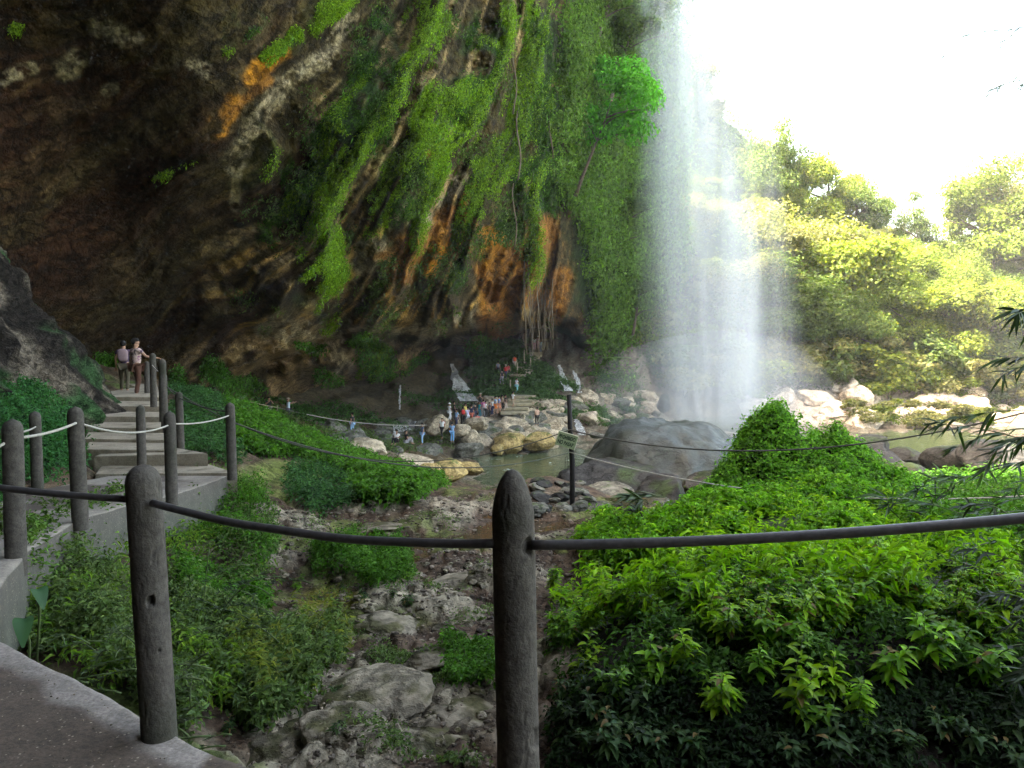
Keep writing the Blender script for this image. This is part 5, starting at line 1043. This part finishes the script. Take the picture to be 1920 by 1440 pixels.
# mist round the foot of the fall
def mist(name, loc, scale, dens, label):
    V, Fc = ico(4); V = V * (1 + .12 * fbm(V[:, 0] * 2, V[:, 1] * 2, V[:, 2] * 2, 3, 5)[:, None]); m = NM(name); v = m.n('VolumePrincipled'); v.inputs['Density'].default_value = dens; v.inputs['Color'].default_value = (.93, .96, 1, 1); v.inputs['Anisotropy'].default_value = .2
    m.l(v.outputs[0], m.out.inputs['Volume']); o = mesh_np(name, V, Fc, m.m); o.location = loc; o.scale = scale; return tag(o, label, 'mist', kind='stuff')
mist('mist', A(1340, 745, 67), (10.5, 5, 6), .03, 'white spray mist round the foot of the waterfall')
mist('mist', A(1330, 450, 67), (6.5, 3.5, 20), .016, 'thin spray drifting beside the falling water')

# ------------------------------------------------------------ people
def skin_obj(name, verts, edges, rad, mat, parent, sub=2):
    me = bpy.data.meshes.new(name); me.from_pydata(verts, edges, []); o = bpy.data.objects.new(name, me); COL.objects.link(o)
    sk = o.modifiers.new('s', 'SKIN'); sk.use_smooth_shade = True; su = o.modifiers.new('u', 'SUBSURF'); su.levels = sub; su.render_levels = sub
    for i, r in enumerate(rad):
        me.skin_vertices[0].data[i].radius = r if hasattr(r, '__len__') else (r, r)
    me.skin_vertices[0].data[0].use_root = True
    bpy.context.view_layer.update(); dg = bpy.context.evaluated_depsgraph_get(); nm = bpy.data.meshes.new_from_object(o.evaluated_get(dg)); bpy.data.objects.remove(o)
    nm.materials.clear(); nm.materials.append(mat); no = bpy.data.objects.new(name, nm); COL.objects.link(no); no.parent = parent; return no
PMAT = {}
def cm(c, rough=.85, cloth=True):
    k = tuple(c)
    if k not in PMAT: PMAT[k] = plain('cloth', c, rough, 25, .15, .002)
    return PMAT[k]
M_SKIN = plain('skin', (.30, .17, .11), .6, 10, .1); M_HAIR = plain('hair', (.008, .006, .005), .95, 60, .3)
def figure(pose, detail=False):
    """skeleton facing +Y, 1.66 m tall"""
    J = dict(pel=(0, 0, .92), bel=(0, 0, 1.04), che=(0, .0, 1.22), nek=(0, -.01, 1.42), hd0=(0, 0, 1.47), hd1=(0, .012, 1.545), hd2=(0, .0, 1.61))
    J['hl'], J['hr'] = (-.09, 0, .88), (.09, 0, .88)
    st_ = {'walk': .16, 'stand': 0.03, 'hold': .02, 'rail': .06, 'point': .05, 'sit': 0, 'up': .12}[pose]
    J['kl'], J['kr'] = (-.10, st_ + .03, .49), (.10, -st_ * .3 + .03, .49); J['al'], J['ar'] = (-.10, st_ * .8, .08), (.10, -st_ * 1.2, .09)
    if pose == 'up': J['kl'], J['al'] = (-.10, .22, .58), (-.10, .20, .25)
    J['tl'], J['tr'] = tuple(np.add(J['al'], (-.02, .15, -.045))), tuple(np.add(J['ar'], (.02, .15, -.045)))
    J['sl'], J['sr'] = (-.17, -.01, 1.36), (.17, -.01, 1.36)
    J['el'], J['er'] = (-.22, -.03 - st_ * .3, 1.10), (.22, -.03 + st_ * .3, 1.10); J['wl'], J['wr'] = (-.22, .05 - st_ * .4, .87), (.22, .05 + st_ * .5, .87)
    if pose == 'hold': J['el'], J['er'], J['wl'], J['wr'] = (-.25, .10, 1.17), (.25, .10, 1.17), (-.06, .24, 1.40), (.06, .24, 1.40)
    if pose == 'point': J['er'], J['wr'] = (.22, .22, 1.30), (.16, .46, 1.38); J['el'], J['wl'] = (-.24, .12, 1.2), (-.10, .32, 1.36)
    if pose == 'rail': J['er'], J['wr'] = (.30, .14, 1.16), (.36, .38, 1.12); J['el'], J['wl'] = (-.24, -.02, 1.1), (-.20, .12, .92)
    if pose == 'sit':
        for k in ('pel', 'bel', 'che', 'nek', 'hd0', 'hd1', 'hd2', 'hl', 'hr', 'sl', 'sr', 'el', 'er'): J[k] = (J[k][0], J[k][1], J[k][2] - .62)
        J['kl'], J['kr'], J['al'], J['ar'] = (-.12, .36, .52), (.14, .34, .50), (-.10, .42, .08), (.12, .44, .08); J['tl'], J['tr'] = (-.12, .56, .04), (.14, .58, .04); J['wl'], J['wr'] = (-.12, .30, .52), (.14, .28, .50)
    J['fl'], J['fr'] = tuple(np.array(J['wl']) + .09 * (np.array(J['wl']) - J['el']) / np.linalg.norm(np.subtract(J['wl'], J['el']))), tuple(np.array(J['wr']) + .09 * (np.array(J['wr']) - J['er']) / np.linalg.norm(np.subtract(J['wr'], J['er'])))
    return J
RAD = dict(pel=(.145, .105), bel=(.125, .095), che=(.15, .105), nek=(.055, .055), hd0=(.062, .07), hd1=(.076, .09), hd2=(.066, .08), hl=.085, hr=.085, kl=.055, kr=.055, al=.035, ar=.035, tl=.03, tr=.03, sl=.055, sr=.055, el=.038, er=.038, wl=.026, wr=.026, fl=.022, fr=.022)
EDG = [('pel', 'bel'), ('bel', 'che'), ('che', 'nek'), ('nek', 'hd0'), ('hd0', 'hd1'), ('hd1', 'hd2'), ('pel', 'hl'), ('pel', 'hr'), ('hl', 'kl'), ('kl', 'al'), ('al', 'tl'), ('hr', 'kr'), ('kr', 'ar'), ('ar', 'tr'), ('che', 'sl'), ('che', 'sr'), ('sl', 'el'), ('el', 'wl'), ('wl', 'fl'), ('sr', 'er'), ('er', 'wr'), ('wr', 'fr')]
def sub_skin(name, J, names, edges, k, mat, parent, extra=None, sub=2):
    idx = {n: i for i, n in enumerate(names)}; vs = [tuple(J[n]) for n in names]
    rad = [tuple(q * k for q in RAD[n]) if hasattr(RAD[n], '__len__') else RAD[n] * k for n in names]
    if extra: rad = [extra.get(n, r) for n, r in zip(names, rad)]
    return skin_obj(name, vs, [(idx[a], idx[b]) for a, b in edges if a in idx and b in idx], rad, mat, parent, sub)
POSE = {}; BASE_J = list(RAD)
def build_pose(pose, detail=False):
    key = (pose, detail)
    if key in POSE: return POSE[key]
    J = figure(pose); root = empty('person'); names = list(BASE_J); J = {k: J[k] for k in J}
    E = list(EDG); rad_extra = {}
    if detail:      # five separate fingers and a thumb-side digit on each hand
        for s_, wk, ek in (('l', 'fl', 'wl'), ('r', 'fr', 'wr')):
            d = np.subtract(J[wk], J[ek]); d /= np.linalg.norm(d); side_ = np.cross(d, (0, 0, 1)); side_ /= np.linalg.norm(side_)
            for q in range(5):
                off = (q - 2) * .017; L_ = [.035, .06, .068, .062, .048][q]; p0 = np.array(J[wk]) + side_ * off * .8; p1 = p0 + d * L_ * .6 + side_ * (off * .3 - (.02 if q == 0 else 0)) + np.array((0, 0, -.006)); p2 = p1 + d * L_ * .4 + np.array((0, 0, -.022))
                for m_, pp in (('a', p0), ('b', p1), ('c', p2)): J[f'g{s_}{q}{m_}'] = tuple(pp)
                RADx = {f'g{s_}{q}a': .010, f'g{s_}{q}b': .009, f'g{s_}{q}c': .008}; rad_extra.update(RADx)
                E += [(wk, f'g{s_}{q}a'), (f'g{s_}{q}a', f'g{s_}{q}b'), (f'g{s_}{q}b', f'g{s_}{q}c')]
        J['no'] = (0, .105, 1.535); J['ch'] = (0, .075, 1.475); rad_extra.update({'no': .014, 'ch': .03}); E += [('hd1', 'no'), ('hd0', 'ch')]
        J['rl'], J['rr_'] = (-.082, .0, 1.54), (.082, .0, 1.54); rad_extra.update({'rl': .02, 'rr_': .02}); E += [('hd1', 'rl'), ('hd1', 'rr_')]
        for k, v in rad_extra.items(): RAD.setdefault(k, v)
        names = names + list(rad_extra)
    sub_skin('body', J, names, E, 1, M_SKIN, root, rad_extra, 2 if not detail else 3)
    sub_skin('shirt', J, ['pel', 'bel', 'che', 'sl', 'sr'] , [('pel', 'bel'), ('bel', 'che'), ('che', 'sl'), ('che', 'sr')], 1.14, cm((.5, .5, .5)), root, None, 2)
    J2 = dict(J); 
    for a, b, c in (('sl', 'el', 'ml'), ('sr', 'er', 'mr')): J2[c] = tuple(np.array(J[a]) * .42 + np.array(J[b]) * .58)
    RAD.setdefault('ml', .05); RAD.setdefault('mr', .05)
    for o in [c for c in root.children if c.name.startswith('shirt')]: bpy.data.objects.remove(o)
    sub_skin('shirt', J2, ['bel', 'pel', 'che', 'sl', 'sr', 'ml', 'mr'], [('pel', 'bel'), ('bel', 'che'), ('che', 'sl'), ('che', 'sr'), ('sl', 'ml'), ('sr', 'mr')], 1.16, cm((.5, .5, .5)), root, None, 2)
    J3 = dict(J)
    for a in ('al', 'ar'): J3[a] = (J[a][0], J[a][1], J[a][2] + .05)
    sub_skin('trousers', J3, ['pel', 'hl', 'kl', 'al', 'hr', 'kr', 'ar'], [('pel', 'hl'), ('hl', 'kl'), ('kl', 'al'), ('pel', 'hr'), ('hr', 'kr'), ('kr', 'ar')], 1.2, cm((.5, .5, .5)), root, {'al': .055, 'ar': .055}, 2)
    V, Fc = ico(3); V = V * np.array([.092, .106, .10]); keep = (V[:, 2] > -.01) | (V[:, 1] < -.02); V = V * np.where(keep, 1, .6)[:, None]; hz = J['hd1'][2] + .035
    mesh_np('hair', V + np.array([0, -.012, hz]), Fc, M_HAIR, root)
    POSE[key] = root; return root
def person(px, py, d, pose, heading, shirt, trousers, label, hat=None, pack=None, scale=1.0, detail=False, group=None, shorts=False):
    proto = build_pose(pose, detail); c = copy_tree(proto); c.location = A(px, py, d); c.rotation_euler = (0, 0, heading); c.scale = (scale,) * 3; c.name = 'person'
    for ch in c.children:
        for key, colr in (('shirt', shirt), ('trousers', trousers)):
            if ch.name.startswith(key):
                ch.data = ch.data.copy(); ch.data.materials[0] = cm(colr)
                if key == 'trousers' and shorts:
                    for v in ch.data.vertices:
                        if v.co.z < .52: v.co.z = .52 + (v.co.z - .52) * .05
    hz = figure(pose)['hd1'][2]
    if hat:
        V, Fc = ico(3); mesh_np('hat', np.vstack([V * np.array([.10, .11, .075]) + np.array([0, 0, hz + .075]), V * np.array([.17, .18, .012]) + np.array([0, .01, hz + .05])]), np.vstack([Fc, Fc + len(V)]), cm(hat), c)
    if pack:
        V, Fc = ico(3); V = np.sign(V) * np.abs(V) ** .6; mesh_np('backpack', V * np.array([.15, .09, .20]) + np.array([0, -.2, hz - .33]), Fc, cm(pack), c)
    return tag(c, label, 'person', group)
W_, BK, NV, RD, OR, TE, TN, LB, GY_, PK = (.75, .75, .75), (.02, .02, .022), (.025, .03, .07), (.5, .04, .04), (.55, .16, .04), (.03, .35, .38), (.32, .25, .17), (.25, .4, .62), (.25, .25, .27), (.6, .35, .38)
# the two on the stairs
dm = 20.0; zst = A(255, 745, 19.3)
def shirt_pattern():
    m = NM('patterned_cloth'); tc = m.n('TexCoord'); vo = m.n('TexVoronoi'); vo.inputs['Scale'].default_value = 13; m.l(tc.outputs['Object'], vo.inputs['Vector'])
    n1 = m.noise(tc.outputs['Object'], 11, 3, .7); c = m.ramp(n1, [(.40, (.06, .03, .06)), (.46, (.42, .30, .27)), (.56, (.50, .38, .34)), (.62, (.22, .08, .17))])
    b = m.n('BsdfPrincipled', i_Roughness=.85); m.l(c, b.inputs['Base Color']); m.l(b.outputs[0], m.out.inputs[0]); return m.m
mn = person(257, 747, 20.4, 'rail', radians(-38), (.4, .3, .3), (.06, .025, .015), 'man in a patterned shirt and dark trousers leaning on the rail at the stair top', detail=True, scale=.99)
for ch in mn.children:
    if ch.name.startswith('shirt'): ch.data.materials[0] = shirt_pattern()
person(234, 738, 21.6, 'walk', radians(20), (.05, .03, .06), (.06, .05, .03), 'dark clothed person with a pale bag behind the man at the stair top', detail=True, scale=.92, pack=(.2, .14, .15))
# photographers on the distant path
person(505, 790, 50, 'hold', radians(-140), BK, (.35, .35, .33), 'man in a black top and grey trousers holding up a camera on the distant path', shorts=False)
person(541, 792, 50, 'point', radians(-65), (.45, .55, .68), (.08, .07, .11), 'man in a pale blue top pointing a phone on the distant path', hat=(.3, .25, .2))
FP = [(661, 816, 54, 'stand', 1.2, BK, LB, 'person in a black top alone on the shaded rocks', {}), (744, 833, 52, 'sit', 2.8, W_, BK, 'person in a white shirt sitting by the rushing water', {}), (762, 834, 52, 'sit', -1, BK, GY_, 'person in dark clothes sitting beside the white shirted one', {}), (792, 834, 56, 'stand', 2.0, (.05, .08, .14), LB, 'person in a dark top and blue jeans left of the group', {}),
      (829, 822, 60, 'walk', 2.6, W_, BK, 'person in white with a dark red backpack below the group', dict(pack=(.3, .08, .06))), (848, 830, 60, 'stand', -.3, LB, (.15, .35, .6), 'person dressed all in light blue below the group', {}),
      (843, 790, 67, 'walk', -1, W_, W_, 'person in white clothes at the left of the group', dict(hat=W_)), (852, 786, 69, 'stand', -1.3, BK, BK, 'person in black at the left of the group', {}), (858, 798, 65, 'sit', 1, TN, TN, 'person sitting on a rock at the left of the group', dict(hat=W_)), (868, 798, 66, 'walk', 0.2, BK, BK, 'person with a bright red backpack seen from behind', dict(pack=RD)), (877, 797, 67, 'stand', 0.6, (.5, .5, .7), (.6, .6, .68), 'tall person in pale lilac clothes next to the red backpack', {}),
      (884, 794, 66, 'walk', -.5, NV, (.45, .12, .08), 'person in a navy top and reddish skirt in the group', {}), (891, 790, 68, 'stand', .3, BK, NV, 'person in black in the middle of the group', {}), (899, 786, 69, 'walk', -1.2, TE, (.03, .12, .16), 'person in a teal top in the middle of the group', {}), (901, 770, 71, 'hold', 2.9, BK, BK, 'person in black with a pale hat behind the teal top', dict(hat=(.45, .4, .3))), (911, 785, 69, 'walk', -1.2, W_, BK, 'person in a white and pink top beside the navy one', dict(pack=PK)), (918, 784, 70, 'stand', -1.3, NV, BK, 'short person in navy right of the white and pink top', dict(scale=.9)),
      (929, 776, 70, 'walk', -1.4, (.15, .3, .55), OR, 'person in a blue top and orange shorts', dict(shorts=True)), (936, 775, 71, 'walk', -1.4, (.12, .25, .6), (.5, .2, .12), 'person in a bright blue shirt beside the orange shorts', dict(shorts=True)), (948, 772, 72, 'walk', -1.4, BK, (.4, .33, .28), 'person in a black top and pale trousers near the stone steps', {}), (962, 766, 73, 'up', -1.0, W_, TN, 'person in white climbing the stone steps', dict(shorts=True)), (1007, 798, 66, 'stand', .5, (.45, .3, .22), BK, 'bare chested person in black trousers on the pale boulders', {}),
      (856, 803, 64, 'stand', 2.2, LB, NV, 'person in a pale blue top at the front left of the group', {}), (873, 790, 68, 'stand', -2, (.6, .5, .1), BK, 'person in a yellow top behind the red backpack', {}), (906, 782, 70, 'stand', .4, (.3, .05, .2), GY_, 'person in a purple top between the teal and the pink ones', {}), (923, 780, 71, 'stand', 1.2, (.5, .5, .48), NV, 'person in a light grey top left of the blue tops', {}), (942, 773, 72, 'walk', -1.2, TN, BK, 'person in a tan top between the blue shirt and the black top', {}), (895, 797, 65, 'sit', .5, (.5, .12, .1), NV, 'person in a red top sitting in front of the group', {}),
      (948, 712, 82, 'up', -.6, RD, (.05, .05, .09), 'person in a red top climbing the narrow steps', dict(hat=(.6, .55, .45))), (941, 722, 81, 'walk', .6, BK, GY_, 'person in black on the narrow steps below the red tops', {}), (953, 710, 83, 'walk', -.6, (.45, .07, .06), BK, 'person in a darker red top behind the first red top', {}), (965, 693, 85, 'up', -.5, (.65, .1, .03), (.5, .4, .3), 'person in orange red alone higher on the narrow steps', {}), (969, 738, 78, 'walk', -1, W_, (.2, .45, .45), 'person in white and teal right of the narrow steps', {}), (934, 705, 84, 'stand', 0, (.12, .14, .16), BK, 'person in grey half hidden left of the red tops', {}),
      (983, 648, 93, 'stand', 2.6, TN, TN, 'person in tan clothes standing left under the hanging roots', {}), (1002, 657, 93, 'stand', 2.9, W_, PK, 'person in white and pink at the head of the narrow steps', {}), (1009, 655, 93.5, 'stand', -2.9, PK, (.5, .3, .3), 'person in pink with a white hat at the viewpoint rail', dict(hat=W_)), (1014, 662, 92, 'walk', 2.2, (.3, .4, .45), (.1, .12, .16), 'person in grey blue coming down the narrow steps', {}), (975, 645, 94, 'stand', 2, BK, BK, 'dark dressed person half hidden beside the tan one', {})]
for px, py, d, pose, hd, sh, trs, lb, kw in FP:
    kw = dict(kw); kw.setdefault('scale', 1.0); person(px, py, d, pose, hd, sh, trs, lb, **kw)
for pr in POSE.values():
    for ch in list(pr.children): bpy.data.objects.remove(ch)
    bpy.data.objects.remove(pr)

# ------------------------------------------------------------ haze volume added to give the far bank a bloom-like glow
m = NM('haze_air'); v = m.n('VolumePrincipled'); v.inputs['Density'].default_value = .0003; v.inputs['Color'].default_value = (.97, .98, 1, 1); m.l(v.outputs[0], m.out.inputs['Volume'])
hz = np.array([(x, y, z) for z in (-12.5, 75) for x, y in ((-150, -40), (190, -40), (190, 215), (-150, 215))], float)
tag(mesh_np('haze', hz, np.array([[3, 2, 1, 0], [4, 5, 6, 7], [0, 1, 5, 4], [1, 2, 6, 5], [2, 3, 7, 6], [3, 0, 4, 7]]), m.m, smooth=False), 'added haze giving the far gorge a bloom-like glow', 'haze', kind='stuff')
